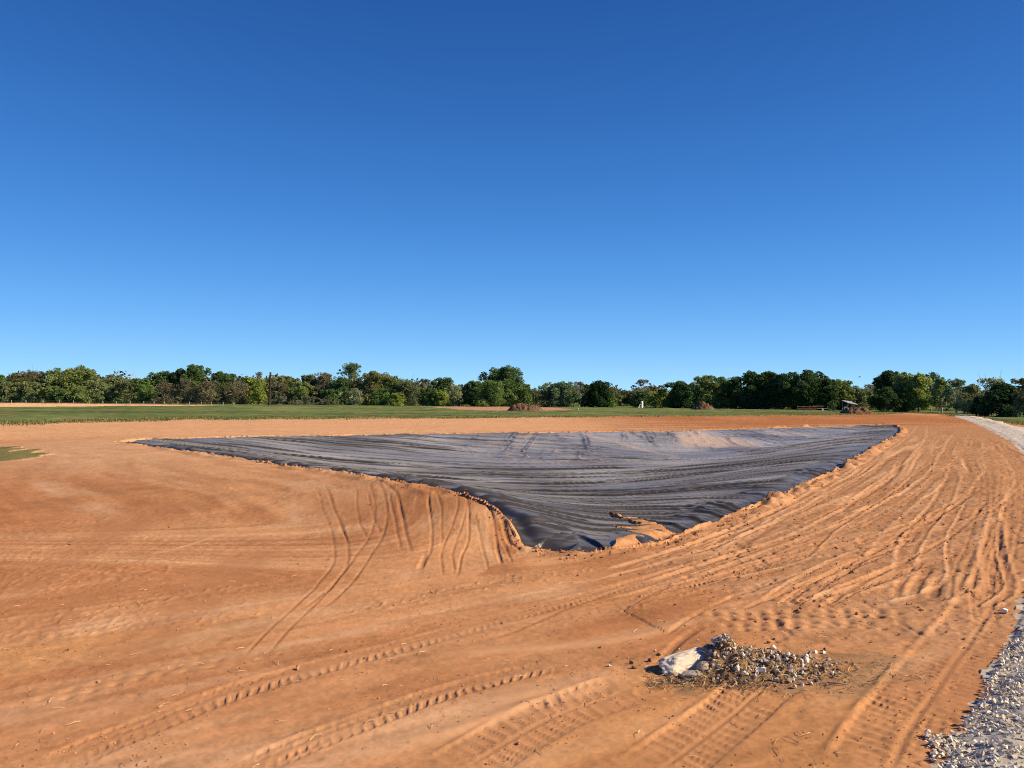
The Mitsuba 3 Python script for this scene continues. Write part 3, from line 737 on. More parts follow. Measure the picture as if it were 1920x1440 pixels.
# what covers the land
jx, jy = X + 1.2 * n2(X / 1.5, Y / 1.5, 81) + 0.5 * n2(X * 2, Y * 2, 82), Y + 1.6 * n2(X / 1.7, Y / 1.7, 83) + 0.7 * n2(X * 2, Y * 2, 84)
east = [(75, 105), (400, 300), (3000, 1500), (4500, 4500), (-4500, 4500), (-4500, -4500), (-160, -160), (-120, 20)]
is_grass = inside(GRASS + east, jx, jy)
is_grass &= ~inside(TAN, X + 2 * n2(X / 5, Y / 5, 85), Y + 2 * n2(X / 6, Y / 6, 86)) & ~inside(PINK, X + 2 * n2(X / 5, Y / 5, 87), Y + 3 * n2(X / 6, Y / 6, 88))
is_left = inside(LGRASS, X + 0.5 * n2(X * 1.3, Y * 1.3, 89), Y + 0.8 * n2(X * 1.5, Y * 1.5, 90))
is_grass |= is_left | (np.hypot(X, Y + 5) > 260)
is_road = inside(ROAD, X + 0.07 * n2(X * 2.1, Y * 2.1, 91) + 0.05 * n2(X * 8, Y * 8, 92), Y + 0.06 * n2(X * 8, Y * 8, 93))
is_grass &= ~is_road
strip = inside(TAN, X, Y)
COL[strip & ~is_grass] = np.array([0.60, 0.40, 0.25]) * bright[strip & ~is_grass][:, None]
pink = inside(PINK, X, Y)
COL[pink & ~is_grass] = np.array([0.36, 0.225, 0.165]) * bright[pink & ~is_grass][:, None]
gk = n2(X / 6, Y / 6, 94) * 0.25 + n2(X / 1.1, Y / 1.1, 95) * 0.25 + n2(X / 20, Y / 9, 96) * 0.25
GC = tint((0.104, 0.146, 0.063), 1 + gk)
dry = ss(0.35, 0.9, n2(X / 3, Y / 3, 97) + 0.5 * n2(X, Y, 98))[:, None] * 0.5
GC = GC * (1 - dry) + np.array([0.23, 0.19, 0.09]) * dry
GC[is_left] = GC[is_left] * 0.6 + np.array([0.24, 0.19, 0.095]) * 0.4
COL[is_grass] = GC[is_grass]
Z[is_grass] += 0.05 + 0.05 * n2(X[is_grass] * 1.2, Y[is_grass] * 1.2, 99)
rk = 1 + 0.22 * n2(X * 6, Y * 6, 101) + 0.12 * n2(X * 22, Y * 22, 102) * (RAD < 25)
road_d, _, road_s = edge_dist(ROADL, X[is_road], Y[is_road], closed=False)
rut = np.exp(-((road_d - 1.3) / 0.35) ** 2) * ss(-0.2, 0.6, n2(road_s / 3, road_d, 103))
COL[is_road] = tint((0.41, 0.405, 0.385), rk[is_road] * (1 - 0.35 * rut))
COL[is_road] = np.where((Y[is_road] > 13)[:, None], np.minimum(COL[is_road] * 1.15, 0.7), COL[is_road] * 0.85)       # the far stretch is fines, dry and white; near by, the bed is darkened to paint shade between loose stones
Z[is_road] += 0.06 * ss(0, 0.35, road_d) + 0.10 * ss(0.3, 1.5, road_d) * ss(12, 40, Y[is_road]) + 0.008 * n2(X[is_road] * 14, Y[is_road] * 14, 104) * (RAD[is_road] < 30) + 0.012 * n2(X[is_road] * 4, Y[is_road] * 4, 105)

# inside the rim the soil dives under the liner; a ragged lip and a spill of soil lie on it
inn = D > 0
lipj = 0.10 + 0.10 * fb(S * 0.8, S * 0, 3, 111) + 0.10 * np.clip(n2(S * 3.1, D * 3, 112), 0, 1)
base = pond_floor(X[inn], Y[inn], D[inn], ZR[inn])
xi, yi = X[inn], Y[inn]
spill = inside(WEDGE, xi + 0.05 * n2(xi * 5, yi * 5, 113), yi + 0.05 * n2(xi * 5, yi * 5, 114))
lump = 0.03 * n2(xi * 7, yi * 7, 115) + 0.03 * np.clip(n2(xi * 3, yi * 3, 116), 0, 1)
over = np.clip((lipj[inn] - D[inn]) * 0.9, -0.12, 0.07)
Z[inn] = np.where(spill, base + 0.058 + lump * 0.55, base + over + lump * ss(0.4, 0.0, D[inn]))
COL[np.nonzero(inn)[0][spill]] = np.array([0.42, 0.235, 0.125]) * bright[inn][spill][:, None]
lipz = (D > -0.55) & (D <= 0)
right_bank = ss(0, 1.0, X - 0.25 * Y - 0.5)
Z[lipz] += (0.05 + 0.10 * right_bank[lipz]) * ss(-0.55, -0.15, D[lipz]) * np.clip(0.35 + 1.1 * n2(S[lipz] * 1.1, D[lipz] * 2.2, 117) + 0.5 * n2(S[lipz] * 4, D[lipz] * 5, 118), 0, 1.6)

V = np.stack([X, Y, Z], 1)
f1, f2 = grid_faces(NR, NC, True)
FA = np.vstack([f1, f2])
FA = FA[:, ::-1]
centre = np.array([[0, 0, 0.0]])
deep = (D > 0.9) & ~np.isin(np.arange(len(X)), np.nonzero(inn)[0][spill])
FA = FA[~deep[FA].all(1)]
kind = np.where(is_road[FA].sum(1) >= 2, 2, np.where(is_grass[FA].sum(1) >= 2, 1, 0))
for code, name in ((0, 'ground'), (1, 'grass_field'), (2, 'gravel_road')):
    v, f, c = pick(V, FA[kind == code], COL)
    if code == 0:
        n0 = len(v)
        v = np.vstack([v, centre])
        c = np.vstack([c, TAN_C[None]])
        ring = np.nonzero(np.hypot(v[:-1, 0], v[:-1, 1]) < 2.2001)[0]
        ring = ring[np.argsort(np.arctan2(v[ring, 0], v[ring, 1]))]
        f = np.vstack([f, np.stack([np.full(len(ring), n0), np.roll(ring, -1), ring], 1)])
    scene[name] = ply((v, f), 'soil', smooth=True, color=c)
labels['ground'] = {'label': 'orange bare earth scored with wheel tracks around the lined pond', 'category': 'ground', 'kind': 'structure'}
labels['grass_field'] = {'label': 'green mown grass field beyond the bare earth', 'category': 'grass field', 'kind': 'structure'}
labels['gravel_road'] = {'label': 'pale grey crushed stone road along the right edge', 'category': 'road', 'kind': 'structure'}

# ---------------------------------------------------------------- the pond liner: a black plastic sheet in folds
la = np.radians(np.arange(-30.5, 31.0, 0.10))
lr = np.exp(np.arange(math.log(9.3), math.log(75), 0.0021))
LA, LR = np.meshgrid(la, lr)
lx, ly = (LR * np.sin(LA)).ravel(), (LR * np.cos(LA)).ravel()
d, zr, s = rim_field(lx, ly)
keep = d > -0.25
zb = pond_floor(lx, ly, d, zr)
wx, wy = lx + 0.7 * n2(lx / 5, ly / 5, 121) + 0.2 * n2(lx / 1.8, ly / 1.8, 120), ly + 0.5 * n2(lx / 6, ly / 4, 122) + 0.13 * n2(lx / 1.4, ly / 1.1, 123)
bend = ss(2, 14, lx - 0.15 * ly)
v = wy - 0.06 * wx - 0.16 * bend * (wx - 4)
uu = wx


def crease(n, width):
    return np.exp(-(n / width) ** 2)


far_side = ss(-2, 4, ly - (40 + 0.55 * (lx + 10) - 9.5)) * ss(30, 18, lx) * ss(-6, 2, lx)   # the far slope, folds run down it
span = 0.45 + 0.55 * ss(10, 40, ly)                              # folds stand closer together in the near corner
va = v / span
# the folds, one by one: long sharp-crested wrinkles, closer together near the corner
fold = np.zeros(len(lx))
rf = np.random.default_rng(21)
order = np.argsort(v)
vs_, us_ = v[order], uu[order]
v0 = 9.0
while v0 < 66:
    gap = 0.13 + 0.013 * (v0 - 9)
    v0 += gap * rf.uniform(0.5, 1.4)
    u0 = -24.0 + rf.uniform(0, 6)
    while u0 < 40:
        Lf = rf.uniform(2.5, 13) * (0.45 + 0.02 * v0)
        h = (0.030 + 0.0017 * (v0 - 9)) * (rf.uniform(0.35, 1.2) + 0.8 * (rf.uniform() < 0.12))
        w = h * rf.uniform(0.75, 1.25) + 0.010
        w = max(w, 0.0025 * v0)                                      # no thinner than the sheet's own stiffness lets a long wrinkle be
        vi = v0 + rf.normal(0, gap * 0.4)
        tilt = rf.normal(0, 0.035)
        i0, i1 = np.searchsorted(vs_, [vi - 5 * w - 0.6, vi + 5 * w + 0.6])
        q = us_[i0:i1]
        m = (q > u0) & (q < u0 + Lf)
        if m.any():
            q = q[m]
            t = (q - u0) / Lf
            dv = vs_[i0:i1][m] - vi - tilt * (q - u0 - Lf / 2) - 0.10 * n2(q / 1.7, q * 0 + vi, 150) * min(1, gap * 1.5)
            dv = np.where(dv < 0, dv * 1.35, dv)                     # steeper towards the near side
            fold[order[i0:i1][m]] += h * np.sin(np.pi * t) ** 0.6 * np.exp(-np.abs(dv) / w * 1.1 - 0.25 * (dv / w) ** 2)
        u0 += Lf * rf.uniform(0.55, 1.3)
band = np.exp(-((ly - 0.10 * lx - 16.0) / 3.5) ** 2) * ss(-1, 3, lx - 0.02 * ly)
fold += band * 0.07 * crease(n2(uu / 8, v / 1.0, 129), 0.16)
fold += 0.006 * fb(lx * 1.6, ly * 1.6, 3, 130) + 0.012 * n2(uu / 4, v / 0.8, 131)
sl = s + 0.55 * d
downhill = 0.075 * crease(n2(sl / 2.4, d / 9, 132), 0.14) + 0.05 * crease(n2(sl / 1.2, d / 5, 133), 0.16) + 0.03 * crease(n2(sl / 0.7, d / 3, 140), 0.2)
zig = crease(n2(lx / 1.3 + ly / 2.2, ly / 2.4 - lx / 2.4, 134), 0.035) + crease(n2(lx / 1.6 - ly / 1.9, ly / 2.6 + lx / 3.0, 135), 0.035)
fold = fold * (1 - 0.8 * far_side) + downhill * far_side + 0.02 * zig * far_side
hem = crease(n2(s / 0.42 + 0.5 * d, d * 0.7, 136), 0.22) * 0.07 * ss(1.5, 0.2, d) * ss(0.02, 0.2, d) * ss(36, 20, ly)          # gathers where the sheet goes into the anchor trench
fold = fold * ss(0.05, 0.9, d) + hem + 0.055 * crease(n2(s / 0.30 + 0.6 * d, d / 1.5, 152), 0.20) * np.exp(-d / 0.9) * ss(0.05, 0.25, zr) * ss(20, 15, ly) * ss(0.05, 0.25, d)
flat = ss(1.35, 0.9, np.hypot((lx - PUDDLE_C[0]) / 3.2, (ly - PUDDLE_C[1]) / 2.6))
lz = zb + fold * (1 - 0.85 * flat) * 1.0
lz = np.where(d < 0.0, lz - 0.10 - 0.3 * np.clip(-d, 0, 1), lz)
gz_ = lz.reshape(LR.shape)
slope = np.hypot(np.gradient(gz_, axis=0) / np.gradient(LR, axis=0), np.gradient(gz_, axis=1) / (LR * np.gradient(LA, axis=1))).ravel()
dust_shade = np.clip(0.62 + 0.30 * n2(lx / 3, ly / 3, 141) + 0.25 * n2(uu / 2, v / 0.25, 142), 0, 1) * (0.35 + 0.65 * ss(0.1, 1.2, d)) * ss(0.50, 0.12, slope)     # dusty film; steep fold sides are darkened to paint in their shade
lc = tint((0.030, 0.031, 0.034), np.ones(len(lx))) * (1 - dust_shade[:, None]) + np.array([0.240, 0.258, 0.280]) * dust_shade[:, None]
core = np.exp(-(((lx - 13.0) / 3.2) ** 2 + ((ly - 47.5 - 0.3 * (lx - 13)) / 4.0) ** 2))
silt_patch = ss(0.25, 0.8, 0.6 * n2(sl / 0.9, d / 6, 143) + 1.25 * core - 0.2)
line = np.clip(zig, 0, 1) * ss(-4, 1, lx) * ss(19, 13, lx) * ss(32, 36, ly - 0.3 * lx) * ss(-0.4, 0.3, n2(lx / 3, ly / 3, 144))
bar = np.exp(-((ly - (50.2 - 1.05 * (lx - 1.0))) / 0.40) ** 2) * ss(0.5, 2.5, lx) * ss(9.5, 7.5, lx)
small = ss(0.45, 0.7, n2(lx / 2.5, ly / 5.0, 145)) * np.exp(-(((lx - 21.5) / 4.0) ** 2 + ((ly - 51.5) / 2.2) ** 2))
silt = np.clip(np.maximum.reduce([0.9 * silt_patch * ss(0.7, 0.25, slope), 0.5 * line, 0.5 * bar, 0.7 * small]), 0, 1)[:, None]
lc = lc * (1 - silt) + np.array([0.36, 0.29, 0.225]) * silt
lv = np.stack([lx, ly, lz], 1)
a1, a2 = grid_faces(*LR.shape, False)
lf = np.vstack([a1, a2])[:, ::-1]
lf = lf[keep[lf].all(1)]
v_, f_, c_ = pick(lv, lf, lc)
scene['pond_liner'] = ply((v_, f_), 'liner_sheet', smooth=True, color=c_)
labels['pond_liner'] = {'label': 'wrinkled black plastic liner covering the whole pond basin', 'category': 'pond liner'}

an = np.linspace(0, 2 * np.pi, 96, endpoint=False)
pr = 1 + 0.16 * np.sin(2 * an + 1) + 0.09 * np.sin(5 * an) + 0.05 * np.sin(9 * an + 2)
pv = np.stack([PUDDLE_C[0] + 4.0 * pr * np.cos(an), PUDDLE_C[1] + 3.0 * pr * np.sin(an), np.full(96, PUDDLE_Z)], 1)
k = np.arange(96)
scene['puddle'] = ply((np.vstack([pv, [[*PUDDLE_C, PUDDLE_Z]]]), np.stack([k * 0 + 96, k, (k + 1) % 96], 1)), 'muddy_water')
labels['puddle'] = {'label': 'shallow puddle of muddy grey water on the liner at the foot of the far slope', 'category': 'puddle', 'kind': 'structure'}

ground_tree = cKDTree(V[RAD < 80][:, :2])
GZ = V[RAD < 80][:, 2]


def ground_z(px, py):
    dd, i = ground_tree.query(np.stack([np.atleast_1d(px), np.atleast_1d(py)], 1), k=3)
    wgt = 1 / (dd + 1e-4)
    return (GZ[i] * wgt).sum(1) / wgt.sum(1)


# ---------------------------------------------------------------- stones, clods, straw
def chunk(rng, n=14, sub=0):
    """an angular broken stone about 1 across"""
    p = rng.normal(size=(n, 3))
    p /= np.linalg.norm(p, axis=1, keepdims=True)
    p *= rng.uniform(0.42, 0.55, (n, 1))
    h = trimesh.convex.convex_hull(p)
    v, f = np.array(h.vertices), np.array(h.faces)
    return v, f


rng = np.random.default_rng(11)
CHUNKS = [chunk(rng, rng.integers(9, 14)) for _ in range(14)]
SMALL = [chunk(rng, 7) for _ in range(10)]


def rotations(rng, n):
    q = rng.normal(size=(n, 4))
    q /= np.linalg.norm(q, axis=1, keepdims=True)
    a, b, c, e = q.T
    return np.stack([1 - 2 * (c * c + e * e), 2 * (b * c - a * e), 2 * (b * e + a * c), 2 * (b * c + a * e), 1 - 2 * (b * b + e * e), 2 * (c * e - a * b), 2 * (b * e - a * c), 2 * (c * e + a * b), 1 - 2 * (b * b + c * c)], 1).reshape(-1, 3, 3)


def scatter(rng, protos, pos, size, cols, squash=0.75):
    """many stones as one mesh: (vertices, faces, colours)"""
    vs, fs, cs, at = [], [], [], 0
    R3 = rotations(rng, len(pos))
    which = rng.integers(0, len(protos), len(pos))
    for k in range(len(protos)):
        m = which == k
        n = int(m.sum())
        if not n:
            continue
        pv, pf = protos[k]
        q = np.einsum('nij,vj->nvi', R3[m], pv * [1, 0.85, squash]) * size[m][:, None, None] + pos[m][:, None]
        vs.append(q.reshape(-1, 3))
        fs.append((pf[None] + (np.arange(n) * len(pv))[:, None, None]).reshape(-1, 3) + at)
        cs.append(np.repeat(cols[m], len(pv), 0))
        at += n * len(pv)
    return np.vstack(vs), np.vstack(fs), np.vstack(cs)


def road_points(rng, n, ymax, edge):
    """points on the road within 'edge' metres of its left rim"""
    out = []
    L = smooth_poly(ROADL, 8, closed=False)
    seg = np.hypot(*np.diff(L, axis=0).T)
    cum = np.concatenate([[0], np.cumsum(seg)])
    s = rng.uniform(0, 1, n * 2) ** 1.25 * np.interp(ymax, L[:, 1], cum)
    s = np.maximum(s, np.interp(2.2, L[:, 1], cum) + 0 * s)
    px, py = np.interp(s, cum, L[:, 0]), np.interp(s, cum, L[:, 1])
    q = np.interp(s + 0.1, cum, L[:, 0]) - px, np.interp(s + 0.1, cum, L[:, 1]) - py
    ln = np.hypot(*q)
    off = edge(rng, len(s))
    x, y = px + q[1] / ln * off, py - q[0] / ln * off
    m = np.hypot(x, y) > 2.3
    return x[m][:n], y[m][:n], off[m][:n]


gx, gy, go = road_points(rng, 36000, 15, lambda r, n: r.uniform(0, 1, n) ** 1.3 * 1.7 + 0.03)
gs = (0.014 + 0.030 * rng.uniform(0, 1, len(gx)) ** 1.7) * np.where(go < 0.55, 1.1, 0.75)
gp = np.stack([gx, gy, ground_z(gx, gy) + gs * rng.uniform(0.05, 0.75, len(gx))], 1)
gc = tint((0.76, 0.715, 0.625), rng.uniform(0.5, 1.15, len(gx)))
v, f, c = scatter(rng, SMALL, gp, gs, gc)
scene['gravel_road__gravel'] = ply((v, f), 'stone', color=c)
labels['gravel_road__gravel'] = {'label': 'loose crushed limestone gravel on the near road edge', 'kind': 'stuff'}
gx, gy, go = road_points(rng, 22000, 9, lambda r, n: r.uniform(0.2, 2.2, n))
gs = rng.uniform(0.008, 0.02, len(gx))
gp = np.stack([gx, gy, ground_z(gx, gy) + gs * 0.25], 1)
v, f, c = scatter(rng, SMALL[:4], gp, gs, tint((0.55, 0.54, 0.50), rng.uniform(0.6, 1.2, len(gx))))
scene['gravel_road__fine_gravel'] = ply((v, f), 'stone', color=c)
labels['gravel_road__fine_gravel'] = {'label': 'fine crushed stone chippings', 'kind': 'stuff'}
# the larger loose stones along the rim, one by one
gx, gy, go = road_points(rng, 290, 8.5, lambda r, n: np.clip(r.normal(0.24, 0.13, n), 0.0, 0.8))
STONE_PLY = []
for i in range(14):
    pv, pf = CHUNKS[i]
    STONE_PLY.append(ply((pv * [1, 0.85, 0.72], pf), 'stone', color=tint((0.74, 0.72, 0.67), np.full(len(pv), 0.75 + 0.035 * i))))
gz = ground_z(gx, gy)
for i in range(len(gx)):
    sz = float(rng.uniform(0.028, 0.052))
    tw = T4().translate([float(gx[i]), float(gy[i]), float(gz[i]) + 0.25 * sz]).rotate([0, 0, 1], float(rng.uniform(0, 360))).rotate([1, 0, 0], float(rng.uniform(-30, 30))).scale([sz, sz, sz])
    scene['gravel_road__stone' + (f'_{i:03d}' if i else '')] = {**STONE_PLY[i % 14], 'to_world': tw}

# clods of earth: along the liner edge and crumbs on the worked bank
cx, cy = [], []
L = smooth_poly([q[:2] for q in RIM], 30)
ii = rng.integers(0, len(L), 3600)
cx = L[ii, 0] + rng.normal(0, 0.22, 3600)
cy = L[ii, 1] + rng.normal(0, 0.22, 3600)
bx, by = rng.uniform(-6, 24, 60000), rng.uniform(3, 40, 60000)
okb = (np.abs(bx) < 0.7 * by + 1) & (rng.uniform(0, 1, 60000) < 7.0 / by)
bx, by = bx[okb], by[okb]
cx, cy = np.concatenate([cx, bx]), np.concatenate([cy, by])
dd, zz, _ = rim_field(cx, cy)
isr = inside(ROAD, cx + 0.1, cy)
rgh = ss(0.3, 1.2, cx - 0.11 * cy)
den = np.where(np.arange(len(cx)) < 3600, 1.0, 0.05 + 0.80 * rgh * ss(6.0, 8.5, cy))
m = (dd < 0.18) & ~isr & ~((np.arange(len(cx)) < 3600) & (cx < 0.3) & (rng.uniform(0, 1, len(cx)) < 0.6)) & (rng.uniform(0, 1, len(cx)) < den)
cx, cy = cx[m], cy[m]
cs = rng.uniform(0, 1, len(cx)) ** 3.5 * 0.075 + 0.010
cs = np.where(np.arange(len(cx)) < 2000, cs * 0.85, cs * 0.62)
cp = np.stack([cx, cy, ground_z(cx, cy) + 0.2 * cs], 1)
v, f, c = scatter(rng, SMALL, cp, cs, tint((0.36, 0.178, 0.085), rng.uniform(0.7, 1.25, len(cx))))
scene['soil_clods'] = ply((v, f), 'soil', color=c)
labels['soil_clods'] = {'label': 'crumbs and clods of orange earth strewn over the ground and along the liner edge', 'category': 'soil clods', 'kind': 'stuff'}

n = 26000
qx, qy = rng.uniform(-0.72, 0.66, n), 3.3 + 9.0 * rng.uniform(0, 1, n) ** 1.6
qx = qx * qy
m = (fb(qx * 0.9 + 0.5 * qy, qy * 1.6 - 0.9 * qx, 2, 161) + 0.5 * n2(qx * 5, qy * 5, 162) > rng.uniform(-0.2, 0.9, n)) & ~inside(ROAD, qx + 0.05, qy)
qx, qy = qx[m], qy[m]
qd, _, _ = rim_field(qx, qy)
qx, qy = qx[qd < 0], qy[qd < 0]
qs = 0.006 + 0.014 * rng.uniform(0, 1, len(qx)) ** 2.5
v, f, c = scatter(rng, SMALL[:5], np.stack([qx, qy, ground_z(qx, qy) + 0.15 * qs], 1), qs, np.array([[0.35, 0.185, 0.097]]) * rng.uniform(0.55, 1.45, len(qx))[:, None])
scene['soil_grit'] = ply((v, f), 'soil', color=c)
labels['soil_grit'] = {'label': 'fine grit and crumbs drifted over the near graded earth', 'category': 'soil grit', 'kind': 'stuff'}


def sticks(rng, base, length, width, tilt, cols):
    """bent straws, three-sided"""
    n = len(base)
    az, el = rng.uniform(0, 2 * np.pi, n), np.abs(rng.normal(0, tilt, n))
    dv = np.stack([np.cos(az) * np.cos(el), np.sin(az) * np.cos(el), np.sin(el)], 1) * length[:, None]
    sdv = np.stack([-np.sin(az), np.cos(az), 0 * az], 1)
    bow = rng.normal(0, 0.12, n)[:, None] * length[:, None] * sdv
    mid = base + dv * 0.5 + bow + np.array([0, 0, 1]) * (0.08 * length)[:, None]
    tip = base + dv
    ring = []
    for p, k in ((base, 1.0), (mid, 0.8), (tip, 0.35)):
        for o in (sdv * 0.5, -sdv * 0.5, np.repeat([[0, 0, 0.8]], n, 0)):
            ring.append(p + o * (width * k)[:, None])
    v = np.stack(ring, 1)
    fa = np.array([[0, 1, 4], [0, 4, 3], [1, 2, 5], [1, 5, 4], [2, 0, 3], [2, 3, 5], [3, 4, 7], [3, 7, 6], [4, 5, 8], [4, 8, 7], [5, 3, 6], [5, 6, 8]])
    f = (fa[None] + (np.arange(n) * 9)[:, None, None]).reshape(-1, 3)
    return v.reshape(-1, 3), f, np.repeat(cols, 9, 0)


n = 420
sx, sy = rng.uniform(-4, 4.2, n), rng.uniform(3.2, 9, n)
sx = sx * sy / 6
m = ~inside(ROAD, sx, sy)
sx, sy = sx[m], sy[m]
base = np.stack([sx, sy, ground_z(sx, sy) + 0.006], 1)
v, f, c = sticks(rng, base, rng.uniform(0.02, 0.11, len(sx)), rng.uniform(0.002, 0.005, len(sx)), 0.08, tint((0.55, 0.42, 0.25), rng.uniform(0.5, 1.15, len(sx))))
scene['straw'] = ply((v, f), 'straw_stem', color=c)
labels['straw'] = {'label': 'thin dry straw bits scattered on the near orange earth', 'category': 'straw', 'kind': 'stuff'}

# ---------------------------------------------------------------- the debris heap in the foreground
hx, hy = np.meshgrid(np.linspace(0.95, 2.75, 150), np.linspace(5.45, 6.42, 90))


def heap_h(x, y):
    a = 0.19 * np.exp(-(((x - 1.63) / 0.15) ** 2 + ((y - 6.00) / 0.15) ** 2)) + 0.12 * np.exp(-(((x - 1.98) / 0.34) ** 2 + ((y - 6.03) / 0.17) ** 2)) + 0.05 * np.exp(-(((x - 1.72) / 0.32) ** 2 + ((y - 5.82) / 0.14) ** 2))
    a = a + 0.035 * np.exp(-(((x - 1.3) / 0.22) ** 2 + ((y - 5.76) / 0.09) ** 2))
    r = fb(x * 9, y * 9, 3, 201) * 0.045 + n2(x * 30, y * 30, 202) * 0.012
    return (a * (1 + 0.3 * n2(x * 6, y * 6, 203)) + r * ss(0.01, 0.06, a)) - 0.02


HZ_ = heap_h(hx, hy)
HG = ground_z(hx.ravel(), hy.ravel()).reshape(hx.shape)
hv = np.stack([hx.ravel(), hy.ravel(), (HG + HZ_).ravel()], 1)
a1, a2 = grid_faces(*hx.shape, False)
hf = np.vstack([a1, a2])[:, ::-1][:, ::-1]
hf = hf[(HZ_.ravel()[hf] > -0.019).any(1)]
hc = np.repeat([[0.205, 0.135, 0.078]], len(hv), 0) * (1 + 0.35 * n2(hv[:, 0] * 16, hv[:, 1] * 16, 204))[:, None]
kk = ss(0.2, 0.7, n2(hv[:, 0] * 7, hv[:, 1] * 7, 205))[:, None] * 0.6
hc = hc * (1 - kk) + np.array([0.36, 0.19, 0.095]) * kk
v, f, c = pick(hv, hf, hc)
heap = 'debris_heap'
scene[heap + '__earth'] = ply((v, f), 'soil', smooth=True, color=c)
labels[heap] = {'label': 'low heap of earth, straw and broken pale stones dumped on the near orange earth', 'category': 'debris heap'}


def top_z(x, y):
    return ground_z(x, y) + np.maximum(heap_h(np.asarray(x, float), np.asarray(y, float)), 0)


n = 1900
sx = np.concatenate([rng.normal(1.68, 0.26, 600), rng.normal(2.25, 0.40, 600), rng.uniform(1.0, 1.9, 500)])
sy = np.concatenate([rng.normal(5.98, 0.15, 600), rng.normal(5.92, 0.20, 600), rng.normal(5.68, 0.06, 500)])
m = (sx > 0.98) & (sx < 3.4) & (sy > 5.3) & (sy < 6.4)
sx, sy = sx[m], sy[m]
base = np.stack([sx, sy, top_z(sx, sy) + 0.004], 1)
scol = np.where(rng.uniform(0, 1, len(sx))[:, None] < 0.45, [[0.50, 0.41, 0.25]], np.where(rng.uniform(0, 1, len(sx))[:, None] < 0.5, [[0.22, 0.15, 0.09]], [[0.10, 0.07, 0.045]])) * rng.uniform(0.6, 1.2, len(sx))[:, None]
v, f, c = sticks(rng, base, rng.uniform(0.02, 0.10, len(sx)), rng.uniform(0.002, 0.0045, len(sx)), 0.28, scol)
scene[heap + '__straw'] = ply((v, f), 'straw_stem', color=c)
labels[heap + '__straw'] = {'label': 'matted dry straw, roots and twigs', 'kind': 'stuff'}
n = 1900
sx, sy = rng.normal(1.86, 0.30, n), rng.normal(6.0, 0.15, n)
ds = 0.007 + 0.045 * rng.uniform(0, 1, n) ** 2.2
dp = np.stack([sx, sy, top_z(sx, sy) + ds * 0.2], 1)
pale = rng.uniform(0, 1, n)[:, None] < 0.55
v, f, c = scatter(rng, CHUNKS, dp, ds, np.where(pale, [[0.56, 0.53, 0.48]], [[0.23, 0.16, 0.105]]) * rng.uniform(0.6, 1.15, n)[:, None])
scene[heap + '__rubble'] = ply((v, f), 'stone', color=c)
labels[heap + '__rubble'] = {'label': 'small pale chips and earth crumbs', 'kind': 'stuff'}


def boulder(seed, sx, sy, sz, amp=0.10, sub=4, cuts=7):
    r = np.random.default_rng(seed)
    m = trimesh.creation.icosphere(subdivisions=sub, radius=1.0)
    p = np.array(m.vertices)
    for _ in range(cuts):                                   # flat broken faces
        nrm = r.normal(size=3)
        nrm /= np.linalg.norm(nrm)
        h = r.uniform(0.48, 0.80)
        o = p @ nrm - h
        p = p - np.clip(o, 0, None)[:, None] * nrm * 0.92
    from meshkit import fbm
    p = p * (1 + amp * (fbm(p * 2.2 + seed, 4, seed) - 0.5))[:, None] * (1 + 0.06 * (fbm(p * 9 + seed, 3, seed) - 0.5))[:, None]
    return p * [sx / 2, sy / 2, sz / 2], np.array(m.faces)


def put_stone(key, mesh, x, y, z, rz=0.0, tilt=0.0, col=(0.66, 0.64, 0.58), blot=0.25, seed=0, smooth=25):
    v, f = mesh
    ct, st = math.cos(tilt), math.sin(tilt)
    v = np.stack([v[:, 0] * ct - v[:, 2] * st, v[:, 1], v[:, 0] * st + v[:, 2] * ct], 1)
    c, s = math.cos(rz), math.sin(rz)
    v = np.stack([v[:, 0] * c - v[:, 1] * s + x, v[:, 0] * s + v[:, 1] * c + y, v[:, 2] + z], 1)
    b = ss(0.25, 0.7, fb(v[:, 0] * 30 + v[:, 2] * 19, v[:, 1] * 30 + v[:, 2] * 23, 3, 300 + seed))[:, None] * blot
    cc = np.asarray(col)[None] * (1 - b) + np.array([[0.20, 0.135, 0.085]]) * b
    cc = cc * (1 + 0.10 * n2(v[:, 0] * 60, v[:, 1] * 60 + v[:, 2] * 50, seed))[:, None]
    scene[key] = ply((v, f), 'stone', smooth=False, color=cc)


GR = 'small stones on the debris heap'
x, y, w, h = ROCKS[0]
k = thing('boulder', 'large white limestone boulder half in shadow at the left end of the debris heap', 'boulder')
put_stone(k, boulder(3, 0.66, 0.32, 0.26, cuts=16, amp=0.30), x + 0.03, y + 0.07, 0.055, rz=0.40, tilt=0.10, seed=1, col=(0.62, 0.585, 0.50), blot=0.45)
x, y, w, h = ROCKS[1]
k = thing('stone', 'flat dark grey stone slab lying in shadow in front of the white boulder', 'stone')
put_stone(k, boulder(5, 0.22, 0.12, 0.08, cuts=9), x, y, 0.03, rz=0.2, col=(0.26, 0.25, 0.25), seed=2)
x, y, w, h = ROCKS[2]
k = thing('stone', 'blocky brownish grey stone at the right of the white boulder', 'stone')
put_stone(k, boulder(8, 0.15, 0.12, 0.13, cuts=10, amp=0.06), x, y + 0.02, 0.055, rz=0.5, tilt=0.2, col=(0.44, 0.36, 0.28), blot=0.5, seed=3)
x, y, w, h = ROCKS[3]
k = thing('stone', 'smooth bright white upright stone between the boulder and the straw heap', 'stone')
put_stone(k, boulder(9, 0.055, 0.05, 0.10, cuts=2, amp=0.03), x, y + 0.02, 0.10, tilt=0.2, col=(0.82, 0.81, 0.79), blot=0.03, seed=4)
x, y, w, h = ROCKS[4]
k = thing('stone', 'pale rough stone crowning the debris heap', 'stone')
